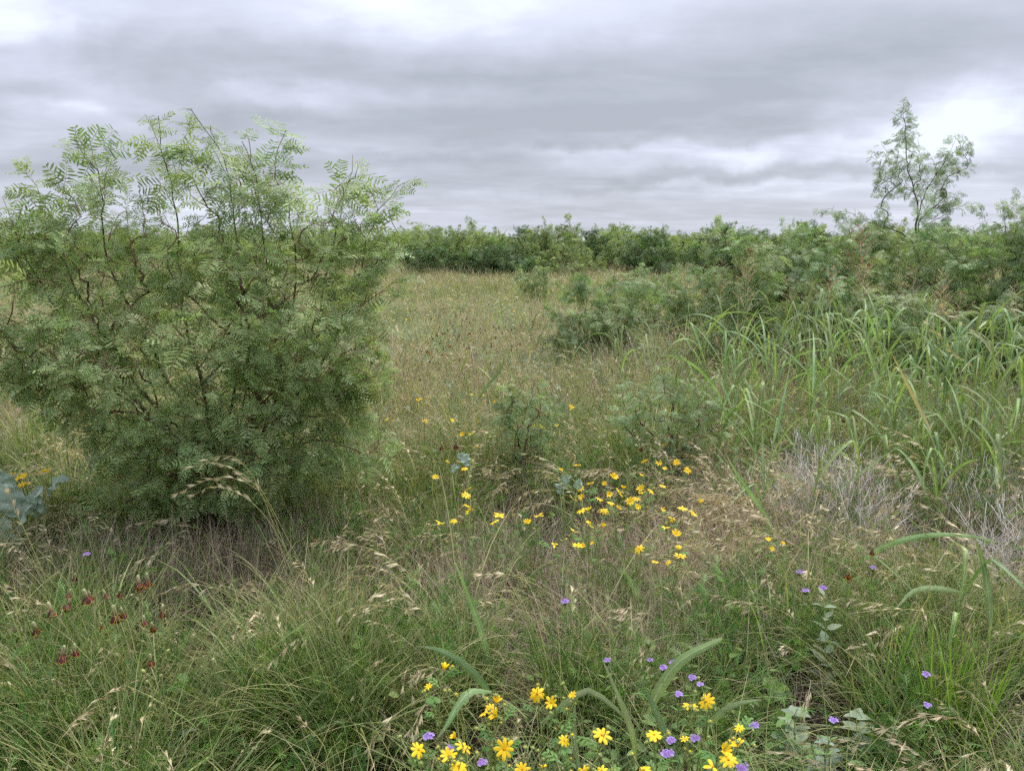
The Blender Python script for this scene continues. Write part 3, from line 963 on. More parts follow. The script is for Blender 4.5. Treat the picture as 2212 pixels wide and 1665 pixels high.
rg = random.Random(99)
GM = [M['grass_green'], M['grass_yellow'], M['thatch'], M['brome']]
for i in range(7):   # green tufts
    mb = MB(); blades(mb, rg, 40, .06, .22, .60, .0042, (.9, 1.5), (.2, 1.7), 5, 0)
    blades(mb, rg, 7, .05, .30, .62, .0078, (.8, 1.4), (.3, 1.7), 7, 0, tint=(.3, 1))
    blades(mb, rg, 12, .08, .2, .42, .0026, (.5, 1.4), (.4, 1.8), 4, 1)
    asset('green', 'tuft', mb.mesh('green_tuft', GM))
for i in range(6):   # long arching yellow-green stems
    mb = MB(); blades(mb, rg, 12, .06, .5, .95, .0042, (.35, 1.15), (.5, 1.7), 8, 1, wob=.05, lean=0)
    blades(mb, rg, 12, .06, .35, .7, .0036, (.6, 1.3), (.5, 1.6), 7, 0, wob=.05, lean=0)
    asset('long', 'tuft', mb.mesh('long_tuft', [M['grass_green'], M['arching']]))
for i in range(7):   # tangled dead thatch
    mb = MB(); blades(mb, rg, 90, .15, .14, .44, .0021, (.1, 1.5), (-.7, 1.7), 5, 2, wob=.35)
    asset('thatch', 'tuft', mb.mesh('thatch_tuft', GM))
for i in range(8):   # brome with straw spikelets
    mb = MB()
    lean = 0
    for q in range(rg.randint(3, 6)):
        brome(mb, rg, (rg.uniform(-.04, .04), rg.uniform(-.04, .04), 0), lean + rg.gauss(0, .7), rg.uniform(.42, .72), 1 if rg.random() < .5 else 3, 3)
    blades(mb, rg, 10, .05, .15, .4, .0026, (.8, 1.5), (.5, 1.8), 5, rg.choice((1, 2)))
    asset('brome', 'tuft', mb.mesh('brome_tuft', GM))


def feather_forb(mb, rng, base, az, el, length, mi=0, nl=9, lobe=.03, tint=None, w=.0028):
    pts = bend_path(rng, base, az, el, length, rng.uniform(-.3, .5), 6, .08)
    mb.tube(pts, [.0016 * (1 - .6 * i / 6) for i in range(7)], 3, .5, mi)
    for k in range(nl):
        t = .18 + .8 * k / nl; f_ = t * 6; i = min(5, int(f_)); p = pts[i].lerp(pts[i + 1], f_ - i)
        d = (pts[i + 1] - pts[i]).normalized()
        o = Matrix.Rotation(rng.uniform(0, 6.28), 3, d) @ d.orthogonal().normalized()
        ld = (d * .75 + o * .75).normalized(); ll = rng.uniform(.035, .07)
        e_ = p + ld * ll; sd_ = ld.orthogonal().normalized(); sd_ = Matrix.Rotation(rng.uniform(0, 3.14), 3, ld) @ sd_
        tn = rng.random() if tint is None else tint
        mb.ribbon([p, p.lerp(e_, .5) + Vector((0, 0, .004)), e_], [w, w, w * .3], sd_, 0, tn, mi)
        for q in range(3):
            b_ = p.lerp(e_, .3 + .22 * q)
            for sg in (-1, 1):
                dd = (ld * .8 + sd_ * sg * .7).normalized(); nn = dd.cross(ld).normalized()
                s2 = dd.cross(nn)
                mb.ribbon([b_, b_ + dd * lobe * rng.uniform(.6, 1.1)], [w, w * .35], s2.normalized(), 0, tn, mi)


for i in range(6):
    mb = MB()
    for q in range(7): feather_forb(mb, rg, (rg.uniform(-.06, .06), rg.uniform(-.06, .06), 0), rg.uniform(0, 6.28), rg.uniform(.9, 1.5), rg.uniform(.25, .5))
    asset('forb', 'tuft', mb.mesh('feather_forb', [M['forb']]))
for i in range(6):   # low broad-leaved weeds
    mb = MB()
    for q in range(6):
        pts = bend_path(rg, (rg.uniform(-.05, .05), rg.uniform(-.05, .05), 0), rg.uniform(0, 6.28), rg.uniform(.3, 1.4), rg.uniform(.1, .26), rg.uniform(-.4, .8), 5, .1)
        mb.tube(pts, .0013, 3, .4)
        for k in range(7):
            j = 1 + k % 5; d = (pts[j] - pts[j - 1]).normalized()
            o = Matrix.Rotation(rg.uniform(0, 6.28), 3, Vector((0, 0, 1))) @ Vector((1, 0, rg.uniform(-.1, .5))); o.normalize()
            s_ = o.cross(Vector((rg.uniform(-.3, .3), rg.uniform(-.3, .3), 1))).normalized(); ll = rg.uniform(.022, .05)
            mb.leaf(pts[j], o, s_, ll, ll * rg.uniform(.35, .65), rg.uniform(-.1, .4), rg.random())
    asset('weed', 'tuft', mb.mesh('low_weed', [M['weed']]))
M['meadow_green'] = plant_mat('meadow_green', [(.19, .27, .075), (.31, .39, .125), (.44, .48, .20)], .3, .5, .03, .3, tip=(.42, .38, .2))
MMAT = [M['meadow_green'], M['grass_yellow'], M['thatch'], M['brome'], M['forb_pale']]
MEADOW = {   # kind: radius, green, yellow, dry blades, width factor, brome, forbs, segments
    'meadow_green': (.17, 66, 24, 18, 1.0, 2, 5, 4), 'meadow_dry': (.17, 22, 26, 58, 1.0, 4, 2, 4),
    'far_green': (.34, 62, 24, 14, 2.0, 2, 3, 3), 'far_dry': (.34, 20, 26, 50, 2.0, 4, 1, 3)}
for kind_, (rad, ng_, ny_, nd_, wf, nb_, nf_, sg_) in MEADOW.items():
    for i in range(6):
        mb = MB(); rr_ = lambda: rg.uniform(-rad, rad) * .9
        blades(mb, rg, ng_, rad, .22, .56, .0042 * wf, (.9, 1.5), (.1, 1.4), sg_, 0)
        blades(mb, rg, ny_, rad, .25, .60, .0036 * wf, (.9, 1.5), (.1, 1.4), sg_, 1)
        blades(mb, rg, nd_, rad * 1.05, .2, .60, .0030 * wf, (.6, 1.5), (.0, 1.5), sg_, 2, wob=.2)
        for q in range(nb_): brome(mb, rg, (rr_(), rr_(), 0), rg.uniform(0, 6.28), rg.uniform(.45, .72), 3, 3, nsp=6, size=.03 * wf ** .5)
        for q in range(nf_): feather_forb(mb, rg, (rr_(), rr_(), 0), rg.uniform(0, 6.28), rg.uniform(1.0, 1.5), rg.uniform(.3, .52), 4, 8, .035, None, .0045 * wf ** .5)
        asset(kind_, 'tuft', mb.mesh('meadow_tuft', MMAT))
for i in range(8):   # tall seeding stalks that stand above the meadow, pinkish tan or green
    mb = MB(); mi_ = 2 if i < 4 else 3
    for q in range(14):
        a = rg.uniform(0, 6.28); pts = bend_path(rg, (rg.uniform(-.14, .14), rg.uniform(-.14, .14), 0), a, rg.uniform(1.2, 1.53), rg.uniform(.55, .95), rg.uniform(.0, .8), 7, .05)
        mb.tube(pts, [.0026 * (1 - .6 * k / 7) for k in range(8)], 3, rg.random(), rg.choice((0, 1, 2)))
        for k in range(9):
            t = 4.6 + 2.3 * k / 9; j = int(t); p = pts[j].lerp(pts[min(7, j + 1)], t - j); d = (pts[min(7, j + 1)] - pts[j]).normalized() if j < 7 else Vector((0, 0, 1))
            o = Matrix.Rotation(rg.uniform(0, 6.28), 3, d) @ d.orthogonal().normalized()
            spikelet(mb, rg, p, (d + o * rg.uniform(.2, .6)).normalized(), rg.uniform(.022, .04), mi_, rg.random())
    blades(mb, rg, 26, .14, .35, .75, .0062, (1.0, 1.5), (.1, 1.2), 5, rg.choice((0, 1)), wob=.08)
    asset('stalks', 'tuft', mb.mesh('seeding_stalks', MMAT))
for i in range(4):   # pale dead twiggy stems
    mb = MB()
    for q in range(26):
        a = rg.uniform(0, 6.28); pts = bend_path(rg, (rg.uniform(-.16, .16), rg.uniform(-.16, .16), 0), a, rg.uniform(.7, 1.5), rg.uniform(.2, .48), rg.uniform(-.6, 1.2), 5, .28)
        mb.tube(pts, [.0027 * (1 - .6 * k / 5) for k in range(6)], 3, rg.random())
        for k in (2, 3, 4):
            d = (pts[k] - pts[k - 1]).normalized(); o = Matrix.Rotation(rg.uniform(0, 6.28), 3, d) @ d.orthogonal()
            mb.tube([pts[k], pts[k] + (d + o * .5) * rg.uniform(.04, .1)], [.0011, .0006], 3, rg.random())
    me = mb.mesh('grey_stems', [M['grey_stem']])
    asset('grey', 'stems', me)

# ------------------------------------------------------------------ grass cover
def gpatch(x, y, spots):
    """sum of soft patches; spots = (px, py, radius m, weight) projected on the ground cover"""
    w = np.zeros_like(x)
    for (px, py, r, k) in spots:
        c = at_z(px, py, .18)
        w += k * np.exp(-(((x - c.x) / r) ** 2 + ((y - c.y) / (r * 1.0)) ** 2))
    return w


NPR = np.random.default_rng(4)


def wedge(n, y0, y1, half=.72, pad=.8):
    """uniform points of the strip between y0 and y1 that the picture and a step beside it can see"""
    y = np.sqrt(NPR.random(n) * ((y1 + pad) ** 2 - (y0 + pad) ** 2) + (y0 + pad) ** 2) - pad
    x = (NPR.random(n) * 2 - 1) * (half * y + pad)
    return x, y


TAN = [(880, 900, .5, 1.2), (840, 960, .4, .8), (1300, 800, .7, 1.5), (1260, 860, .5, 1.1), (1130, 1060, .5, .9), (1010, 1250, .5, 1.2), (1240, 1260, .5, 1.2), (1280, 1220, .4, .9), (300, 1200, .4, 1.0), (180, 1180, .4, .9),
       (1680, 1280, .55, 1.3), (1730, 1130, .5, 1.2), (1800, 1080, .5, 1.1), (1700, 900, .6, 1.5), (1660, 860, .5, 1.2), (2180, 1130, .5, 1.0), (1000, 800, .9, .7), (950, 660, 2.5, .8), (1300, 700, 1.0, .5),
       (1400, 1330, .4, .7), (700, 1150, .5, .8), (600, 1250, .3, .6), (560, 1150, .4, .7), (1500, 1200, .4, .6), (40, 900, .8, .9), (1200, 1120, .4, .7), (1600, 1010, .4, .7)]
GREEN = [(330, 1110, .3, 1.4), (470, 1125, .35, 1.6), (620, 1115, .35, 1.4), (150, 1400, .55, 1.0), (250, 1420, .4, .9), (620, 1500, .8, 1.0), (1100, 1340, .4, .7), (1500, 1400, .5, .8), (2100, 1480, .6, 1.2), (2000, 1300, .6, 1.0), (1900, 1420, .5, .9), (1000, 1000, .6, .8), (1350, 1000, .5, .8),
         (820, 1110, .6, 1.0), (650, 1090, .5, .9), (1000, 720, 1.2, .9), (1150, 640, 2.5, .9), (1900, 900, .9, 1.1), (2050, 1050, .8, 1.2), (1200, 950, .5, .6), (1960, 1180, .5, .8), (870, 1560, .5, .8), (1400, 880, .6, .5)]
BROME = [(450, 1085, .35, 1.5), (600, 1085, .35, 1.2), (1130, 1050, .5, 1.6), (1060, 1080, .4, 1.2), (1240, 1120, .4, 1.0), (1500, 930, .6, 1.1), (1600, 960, .5, 1.0), (1700, 1060, .55, 1.6), (1780, 1130, .5, 1.5), (1650, 1150, .45, 1.3), (1900, 1200, .5, 1.0), (480, 1020, .3, 1.1),
         (740, 1230, .4, .8), (620, 1330, .4, .7), (780, 1400, .4, .7), (1000, 1230, .3, .9), (1200, 1380, .3, .7), (2000, 1150, .5, .8), (1380, 950, .5, .9), (1600, 1250, .5, .8), (2050, 1350, .5, .7), (1250, 950, .5, .5), (100, 1250, .4, .6), (950, 900, .5, .5)]
WEEDS = [(1000, 1600, .30, 1), (1150, 1640, .3, 1), (1400, 1600, .3, .9), (1560, 1640, .3, 1), (1750, 1640, .35, 1), (850, 1620, .3, .8), (1250, 1500, .25, .6), (120, 1620, .4, .6)]
CLEAR = [(2065, 1590, .16, 1), (2065, 1530, .14, .8), (1715, 1610, .15, .9), (1850, 1610, .14, .9), (1780, 1630, .14, .8), (1780, 1450, .14, .9), (400, 1600, .10, .8), (290, 1320, .16, .65), (150, 1350, .18, .65), (130, 1450, .14, .6), (330, 1390, .12, .5), (1060, 1560, .12, .6)]
DARKGAP = [(1080, 1570, .22, .45), (1350, 1600, .25, .45), (1480, 1540, .2, .4), (930, 1560, .2, .4), (1370, 1120, .28, 1.0), (1340, 1160, .22, .7), (1500, 1160, .2, .5), (420, 1590, .3, .6), (30, 1500, .3, .6)]


def cover(name, kind, label, n, y0, y1, dens, smin, smax, cat='grass', align=None, sz=None, tilt=.12):
    x, y = wedge(n, y0, y1)
    keep = NPR.random(n) < np.clip(dens(x, y), 0, 1)
    x, y = x[keep], y[keep]; m = len(x)
    z = ground_z(x, y) - .01
    rot = np.zeros((m, 3)); rot[:, 0] = NPR.normal(0, tilt, m); rot[:, 1] = NPR.normal(0, tilt, m)
    rot[:, 2] = NPR.random(m) * 2 * PI if align is None else NPR.normal(align, .8, m)
    s = NPR.uniform(smin, smax, m)
    if sz is not None: s = s * sz(x, y)
    return scatter(name, kind, np.stack([x, y, z], 1), rot, s, NPR.integers(0, len(ASSETS[kind].objects), m), None, label, cat)


near = lambda x, y: np.clip((np.hypot(x, y) - .9) / .5, 0, 1) * np.clip((vnoise(x, y, 41, 2.7) * .65 + vnoise(x, y, 42, 5.5) * .35 - .36) * 4.8, .03, 1.4) * np.clip(1 - .9 * gpatch(x, y, CLEAR), .05, 1)
edge = lambda x, y: np.clip(.80 + .16 * (np.hypot(x, y) - 1.2), .5, 1.0)         # shorter cover along the edge one stands on
cover('green_grass', 'green', 'fresh green grass blades growing all over the near meadow', 6200, 1.0, 8.0,
      lambda x, y: near(x, y) * (.34 - .14 * (y < 2.6) + .45 * gpatch(x, y, GREEN) + .25 * vnoise(x, y, 8, 1.3) - .75 * gpatch(x, y, TAN) - .9 * gpatch(x, y, DARKGAP)), .75, 1.2, sz=edge)
cover('dry_thatch', 'thatch', 'tangled brown dead grass lying between the green tufts', 6500, 1.2, 9.0,
      lambda x, y: near(x, y) * (.05 + 1.15 * gpatch(x, y, TAN) + .16 * vnoise(x, y, 12, 1.0) * (y > 2.6) - .4 * gpatch(x, y, DARKGAP)), .8, 1.35)
cover('seeding_grass', 'brome', 'straw-coloured grass with drooping flat seed heads across the near meadow', 3600, 1.3, 8.0,
      lambda x, y: near(x, y) * (.10 + .50 * gpatch(x, y, BROME) + .14 * vnoise(x, y, 17, 1.1)), .8, 1.15, align=2.6, sz=edge)
cover('arching_grass', 'long', 'long thin yellow-green grass stems arching over the foreground', 2200, 1.0, 7.5,
      lambda x, y: near(x, y) * (.34 + .45 * (y < 3.0) - .5 * gpatch(x, y, DARKGAP)), .7, 1.05, align=None, sz=edge)
cover('feathery_forbs', 'forb', 'low feathery green forbs under the foreground grass', 3400, 1.0, 6.5,
      lambda x, y: near(x, y) * (.20 + .5 * gpatch(x, y, GREEN) + .15 * (y < 3) - .6 * gpatch(x, y, DARKGAP)), .7, 1.1, 'forbs', sz=edge)
cover('low_weeds', 'weed', 'small-leaved dark green weeds covering the soil in the foreground', 4200, 1.0, 5.0,
      lambda x, y: near(x, y) * np.clip(np.where(y < 2.7, .38, .2) + .6 * gpatch(x, y, WEEDS), 0, 1), .6, 1.15, 'weeds')
hv = lambda x, y: .52 + .60 * vnoise(x, y, 51, .9) + .30 * vnoise(x, y, 52, 2.6) + .12 * vnoise(x, y, 53, .25)
mg = lambda x, y: np.clip(.5 + 2.2 * (vnoise(x, y, 21, .55) - .5) + 1.2 * (vnoise(x, y, 22, 1.6) - .5) + .5 * gpatch(x, y, GREEN) - .5 * gpatch(x, y, TAN), .04, .96)
cover('meadow_grass', 'meadow_green', 'light green meadow grass and forbs stretching back from the yellow flowers', 8000, 5.5, 16.0,
      lambda x, y: np.clip((y - 5.2) / 3.5, 0, 1) * mg(x, y), .75, 1.15, sz=hv)
cover('dry_meadow_grass', 'meadow_dry', 'tan dry meadow grass standing in patches between the green', 8000, 5.5, 16.0,
      lambda x, y: np.clip((y - 5.2) / 3.5, 0, 1) * (1 - mg(x, y)), .75, 1.12, sz=hv)
cover('far_meadow_grass', 'far_green', 'green grass of the far meadow below the treeline', 5200, 15.0, 42.0, mg, .85, 1.25, sz=hv)
cover('far_dry_grass', 'far_dry', 'tan grass of the far meadow below the treeline', 5200, 15.0, 42.0, lambda x, y: 1 - mg(x, y), .85, 1.25, sz=hv)
drift = lambda x, y: np.clip((vnoise(x, y, 61, .42) * .6 + vnoise(x, y, 62, 1.3) * .4 - .47) * 5, 0, 1)
cover('seeding_stalks', 'stalks', 'taller tan and green seeding stalks rising in drifts above the open meadow', 4200, 5.5, 38.0, lambda x, y: drift(x, y) * np.clip((y - 5) / 2, 0, 1), .75, 1.15)
cover('far_green_grass', 'green', 'brighter green grass tufts dotted through the far meadow', 3600, 8.0, 34.0,
      lambda x, y: np.clip(vnoise(x, y, 31, .5) * 1.6 - .55, 0, 1), 1.1, 1.6)

# ------------------------------------------------------------------ dead grey stem clumps
grey_me = [o.data for o in ASSETS['grey'].objects]
GREY = [(1690, 1100, .28, 'pale grey dead stem clump left of the big grey clump under the broad grass'), (1800, 1085, .30, 'largest pale grey dead stem clump, at the foot of the broad grass'),
        (1735, 1060, .28, 'pale grey dead stems behind the largest grey clump'), (1860, 1060, .3, 'thin grey dead stems right of the largest grey clump'), (2190, 1180, .35, 'grey dead stem clump cut by the right edge of the picture'),
        (2120, 1100, .3, 'small grey dead stem clump near the right edge'), (1765, 1010, .3, 'grey dead stem clump farthest back under the broad grass'), (2160, 1040, .3, 'grey dead stem clump behind the one cut by the right edge'), (1840, 1130, .28, 'grey dead stem clump nearest to the viewer under the broad grass'), (1260, 800, .3, 'dead grey-brown stem clump before the dark rounded bush'), (1320, 830, .3, 'tangled dead stems right of the clump before the rounded bush')]
for i, (px, py, z, lb) in enumerate(GREY):
    c = at_z(px, py, z * .6); r_ = thing('dead_stem_clump', lb, 'dead plant', (c.x, c.y, gz(c.x, c.y)), 'grey dead stem clumps')
    for q in range(5):
        link('stems', R.choice(grey_me), r_, (R.uniform(-.1, .1), R.uniform(-.08, .08), 0), (R.uniform(-.15, .15), R.uniform(-.15, .15), R.uniform(0, 6.28)), R.uniform(.85, 1.15))

# ------------------------------------------------------------------ broad-bladed tall grass
def broad_blade(rng, length, width, el, curl, mat, n=11, kink=None, twist=0.0):
    mb = MB(); pts = bend_path(rng, (0, 0, 0), PI / 2, el, length, curl, n, .03)
    if kink:
        i0 = int(kink * n)
        for i in range(i0 + 1, n + 1):
            pts[i] = pts[i0] + Matrix.Rotation(-1.1, 3, 'X') @ (pts[i] - pts[i0])
    sides = []
    for i in range(n + 1):
        sides.append((Matrix.Rotation(twist * i / n, 3, (pts[min(i + 1, n)] - pts[max(0, i - 1)]).normalized()) @ Vector((1, 0, 0))))
    ws = [width * min(1, .45 + 2.2 * (i / n)) * (1 - (max(0, i / n - .25) / .75) ** 1.8 * .97) for i in range(n + 1)]
    rows, cols = [], []
    for i, p in enumerate(pts):
        s = sides[i]; w = ws[i] / 2; tg = (pts[min(i + 1, n)] - pts[max(i - 1, 0)]).normalized(); nn = s.cross(tg)
        t = i / n; tn = .35 + .3 * math.sin(i * 1.3)
        rows.append([tuple(p - s * w + nn * w * .35), tuple(p - s * w * .16), tuple(p - s * w * .07 + nn * .0003), tuple(p + s * w * .07 + nn * .0003), tuple(p + s * w * .16), tuple(p + s * w + nn * w * .35)])
        cols.append([(tn, t, 0), (tn, t, .12), (tn, t, 1), (tn, t, 1), (tn, t, .12), (tn, t, 0)])
    mb.quadstrip(rows, cols)
    return mb.mesh('leaf_blade', [mat])


rb = random.Random(12)
BLADES = [broad_blade(rb, rb.uniform(.36, .64), rb.uniform(.012, .022), rb.uniform(.85, 1.4), rb.choice((rb.uniform(.2, 1.2), rb.uniform(1.0, 2.6))), M['broad_blade'], twist=rb.uniform(-1.2, 1.2), kink=rb.choice((None, None, None, .5, .65))) for _ in range(18)]
BLADES.append(broad_blade(rb, .5, .022, 1.2, .5, M['broad_blade'], kink=.55))
BLADES.append(broad_blade(rb, .5, .022, 1.25, .7, M['broad_blade'], twist=1.2))
DRYB = [broad_blade(rb, .42, .018, 1.1, 1.9, M['broad_dry'], twist=.7), broad_blade(rb, .35, .016, .8, 2.2, M['broad_dry'], twist=-1)]


def panicle_mesh(rng, h, mat, dense=1.0):
    mb = MB(); mb.tube([(0, 0, 0), (0, 0, h)], [.0016, .0006], 3, .5)
    for k in range(int(16 * dense)):
        t = .05 + .9 * k / (16 * dense); p = Vector((0, 0, h * t)); a = k * 2.4 + rng.uniform(-.4, .4)
        ln = h * (.42 * (1 - t) + .1) * rng.uniform(.7, 1.1)
        d = Vector((math.cos(a) * .75, math.sin(a) * .75, .75)).normalized()
        q = [p, p + d * ln * .5, p + d * ln + Vector((0, 0, -.12 * ln))]
        mb.tube(q, [.0007, .0006, .0004], 3, .5)
        for j in range(11):
            u = .2 + .8 * j / 10; pp = q[0].lerp(q[2], u); dd = (d + Vector((rng.uniform(-.5, .5), rng.uniform(-.5, .5), rng.uniform(-.5, .3)))).normalized()
            mb.leaf(pp, dd, dd.orthogonal().normalized(), rng.uniform(.010, .017), .0055, 0, rng.random(), 0, (.3, 1, .05), (0, .4, 1), .3)
    return mb.mesh('panicle', [mat])


PAN = [panicle_mesh(rb, .36, M['panicle'], 1.3), panicle_mesh(rb, .40, M['panicle'], 1.3), panicle_mesh(rb, .58, M['panicle_red'], 1.8)]


def broad_grass(x, y, h, nb, seed, label, group=None, pan=None, dry=0, scale=1.0, z=None):
    rng = random.Random(seed)
    r_ = thing('tall_grass_plant', label, 'grass plant', (x, y, gz(x, y) if z is None else z), group, 0)
    lx, ly = rng.uniform(-.12, .12) * h, rng.uniform(-.1, .1) * h
    pts = [Vector((lx * t * t, ly * t * t, h * t)) for t in (0, .2, .4, .6, .8, 1)]
    mb = MB(); mb.tube(pts, [.0042, .004, .0036, .003, .0024, .0016], 5, rng.random())
    link('stem', mb.mesh('stem', [M['stem_green']]), r_)
    for k in range(nb):
        t = .12 + .8 * k / nb; p = Vector((lx * t * t, ly * t * t, h * t))
        me = rng.choice(DRYB) if k < dry else rng.choice(BLADES)
        link('leaf_blade', me, r_, p, (rng.uniform(-.15, .2), rng.uniform(-.15, .15), k * PI + rng.uniform(-1.1, 1.1)), rng.uniform(.8, 1.3) * scale)
    if pan is not None:
        link('panicle', PAN[pan], r_, pts[-1], (rng.uniform(-.1, .1), rng.uniform(-.15, .15), rng.uniform(0, 6)), rng.uniform(.9, 1.15))
    return r_


def stand(n, pxr, yr, hr, label, group, seed, nb=(6, 9), pan=.0, dry=0):
    rng = random.Random(seed)
    for i in range(n):
        Y = rng.uniform(*yr); x = (rng.uniform(*pxr) - 1106) / FPX * Y
        broad_grass(x, Y, rng.uniform(*hr), rng.randint(*nb), seed * 50 + i, label, group, rng.choice((0, 1)) if rng.random() < pan else None, dry, 1.15)


stand(40, (1460, 2280), (5.0, 7.4), (.75, 1.3), 'broad-bladed green grass plant in the dense stand before the mesquite bushes', 'broad grass stand before the bushes', 3)
stand(18, (1440, 2280), (4.9, 7.4), (.7, 1.3), 'broad-bladed grass plant with a yellowed lower blade in the dense stand', 'broad grass with yellowed lower blades', 13, dry=1)
stand(9, (1540, 2260), (6.0, 7.4), (.95, 1.2), 'broad-bladed grass plant carrying a loose straw plume in the dense stand', 'plumed broad grass in the stand', 14, pan=1)
stand(9, (1640, 2260), (3.9, 5.0), (.45, .8), 'broad-bladed grass plant reaching forward out of the stand among the grey stems', 'broad grass among the grey stems', 15)
for i, (px, Y, h, lb) in enumerate((
        (1230, 8.2, .60, 'broad green grass tuft left of the dark rounded bush'), (1345, 7.6, .85, 'broad grass plant rising in front of the dark rounded bush'), (1400, 7.2, .95, 'tall pale broad grass plant right against the dark rounded bush'),
        (1455, 7.4, .75, 'broad grass plant between the rounded bush and the stand'), (1520, 7.0, .80, 'broad grass plant at the left end of the stand'), (1575, 6.2, .65, 'short broad grass plant in front of the left end of the stand'),
        (1890, 4.7, .55, 'broad grass plant arching over the grey dead stems'), (2010, 4.9, .65, 'broad grass plant right behind the yellowing leaning blade'), (2110, 4.6, .70, 'broad grass plant left of the one cut by the right edge'),
        (2215, 4.8, .75, 'broad grass plant cut by the right edge above the grey stems'), (2140, 2.9, .50, 'broad grass plant nearest to the viewer at the right edge'), (1600, 5.4, .60, 'broad grass plant behind the low fine-leaved bush, to its right'),
        (955, 9.0, .75, 'light green broad grass tuft in the red coneflowers beside the big shrub'), (1000, 7.6, .60, 'light green broad grass tuft nearer than the one beside the shrub'), (1155, 9.5, .75, 'light green broad grass tuft left of the rounded bush in the open meadow'),
        (1090, 12.0, .75, 'small far tuft of broad grass in the middle of the open meadow'), (1010, 16.0, .9, 'farthest light green broad grass tuft, left below the treeline'), (1230, 17.0, .9, 'far tuft of broad grass right of the little open-meadow bush'))):
    broad_grass((px - 1106) / FPX * Y, Y, h, 7, 900 + i, lb, scale=1.1)
for (px, ptop, Y, pan, lb) in ((1622, 520, 6.9, 0, 'tall flowering grass with a greenish plume at the left end of the bushes'), (1912, 470, 6.6, 2, 'tall flowering grass with a reddish plume in front of the lone tree'),
                               (1590, 560, 7.4, 1, 'tall flowering grass with a pale plume beside the greenish one'), (1820, 575, 6.8, 1, 'flowering grass with a loose straw plume left of the reddish plume'),
                               (2090, 615, 6.9, 0, 'flowering grass with a yellowish plume near the right edge'), (1740, 590, 7.2, 1, 'flowering grass with a thin plume in the middle of the stand')):
    c = at_y(px, ptop, Y)
    broad_grass(c.x, Y, c.z - (.36, .38, .56)[pan] - gz(c.x, Y), 7, px, lb, None, pan)

# blades and plants picked out in the foreground
def long_blade(name, label, pts, width, mat='broad_blade', cat='grass blade'):
    c = curve(pts, .035, .0, R); n = len(c) - 1
    base = c[0].copy(); o = thing(name, label, cat, (base.x, base.y, gz(base.x, base.y)))
    off = Vector(o.location); mb = MB(); rows, cols = [], []
    for i, p in enumerate(c):
        tg = (c[min(i + 1, n)] - c[max(0, i - 1)]).normalized()
        view = (p - Vector((0, 0, EYE))).normalized()
        s = tg.cross((view * .75 + Vector((.25, .1, -.45))).normalized()).normalized(); t = i / n
        w = width * .38 * min(1, .5 + 2.5 * t) * (1 - max(0, t - .35) ** 1.7 / .65 ** 1.7 * .96); nn = s.cross(tg); q = p - off
        rows.append([tuple(q - s * w + nn * w * .35), tuple(q - s * w * .16), tuple(q - s * w * .07 + nn * .0003), tuple(q + s * w * .07 + nn * .0003), tuple(q + s * w * .16), tuple(q + s * w + nn * w * .35)])
        tn = .45 + .2 * math.sin(i * .7); w *= R.uniform(.92, 1.06)
        cols.append([(tn, t, 0), (tn, t, .12), (tn, t, .9), (tn, t, .9), (tn, t, .12), (tn, t, 0)])
    mb.quadstrip(rows, cols)
    link('leaf_blade', mb.mesh('leaf_blade', [M[mat]]), o)
    if c[0].z - o.location.z > .04:
        mb = MB(); mb.tube([(R.uniform(-.03, .03), .05, 0), (0, .02, (c[0].z - off.z) * .6), tuple(c[0] - off)], [.0035, .003, .0022], 5, .5)
        link('stem', mb.mesh('stem', [M['stem_green']]), o)


def fg(px, py, z): return at_z(px, py, z)


long_blade('broad_grass_blade', 'upright pointed broad blade rising through the seeding grass above the yellow flowers', [at_y(1060, 1440, 2.65), at_y(1035, 1350, 2.68), at_y(1005, 1270, 2.7), at_y(978, 1200, 2.7)], .030)
long_blade('broad_grass_blade', 'broad blue-green blade arching to the left above the lowest yellow flowers', [at_y(1058, 1495, 2.3), at_y(1030, 1460, 2.28), at_y(990, 1425, 2.27), at_y(945, 1402, 2.27), at_y(900, 1395, 2.27)], .032)
long_blade('broad_grass_blade', 'broad blade hanging down left below the arching one', [at_y(1060, 1492, 2.3), at_y(1020, 1490, 2.2), at_y(990, 1520, 2.15), at_y(965, 1565, 2.1), at_y(940, 1600, 2.08)], .036)
long_blade('broad_grass_blade', 'wide blade slanting up to the right with a folded tip', [at_y(1400, 1540, 2.3), at_y(1425, 1485, 2.3), at_y(1470, 1425, 2.3), at_y(1545, 1385, 2.3), at_y(1560, 1378, 2.3)], .046)
long_blade('broad_grass_blade', 'upright blade left of the wide slanting one', [at_y(1470, 1655, 2.1), at_y(1440, 1590, 2.15), at_y(1405, 1510, 2.2), at_y(1370, 1440, 2.25)], .030)
long_blade('broad_grass_blade', 'thin bright blade standing between the two lowest flower groups', [at_y(1372, 1640, 2.1), at_y(1365, 1580, 2.1), at_y(1330, 1490, 2.15), at_y(1300, 1420, 2.2)], .024)
long_blade('broad_grass_blade', 'blade arching right from beside the purple flowers to the weeds', [at_y(1530, 1570, 2.15), at_y(1560, 1535, 2.13), at_y(1600, 1517, 2.12), at_y(1645, 1510, 2.12)], .026)
long_blade('broad_grass_blade', 'long blade arching over the lone small flower at the bottom', [at_y(1170, 1560, 2.2), at_y(1220, 1520, 2.2), at_y(1270, 1490, 2.2), at_y(1330, 1530, 2.15), at_y(1370, 1570, 2.1)], .028)
long_blade('broad_grass_blade', 'dark upright blade under the small half-open flower', [at_y(1250, 1660, 2.0), at_y(1240, 1590, 2.05), at_y(1243, 1510, 2.1)], .022)
long_blade('broad_grass_blade', 'bright green blade in the brown thatch below the middle flowers', [at_y(1385, 1310, 3.1), at_y(1370, 1270, 3.1), at_y(1345, 1225, 3.1)], .036)
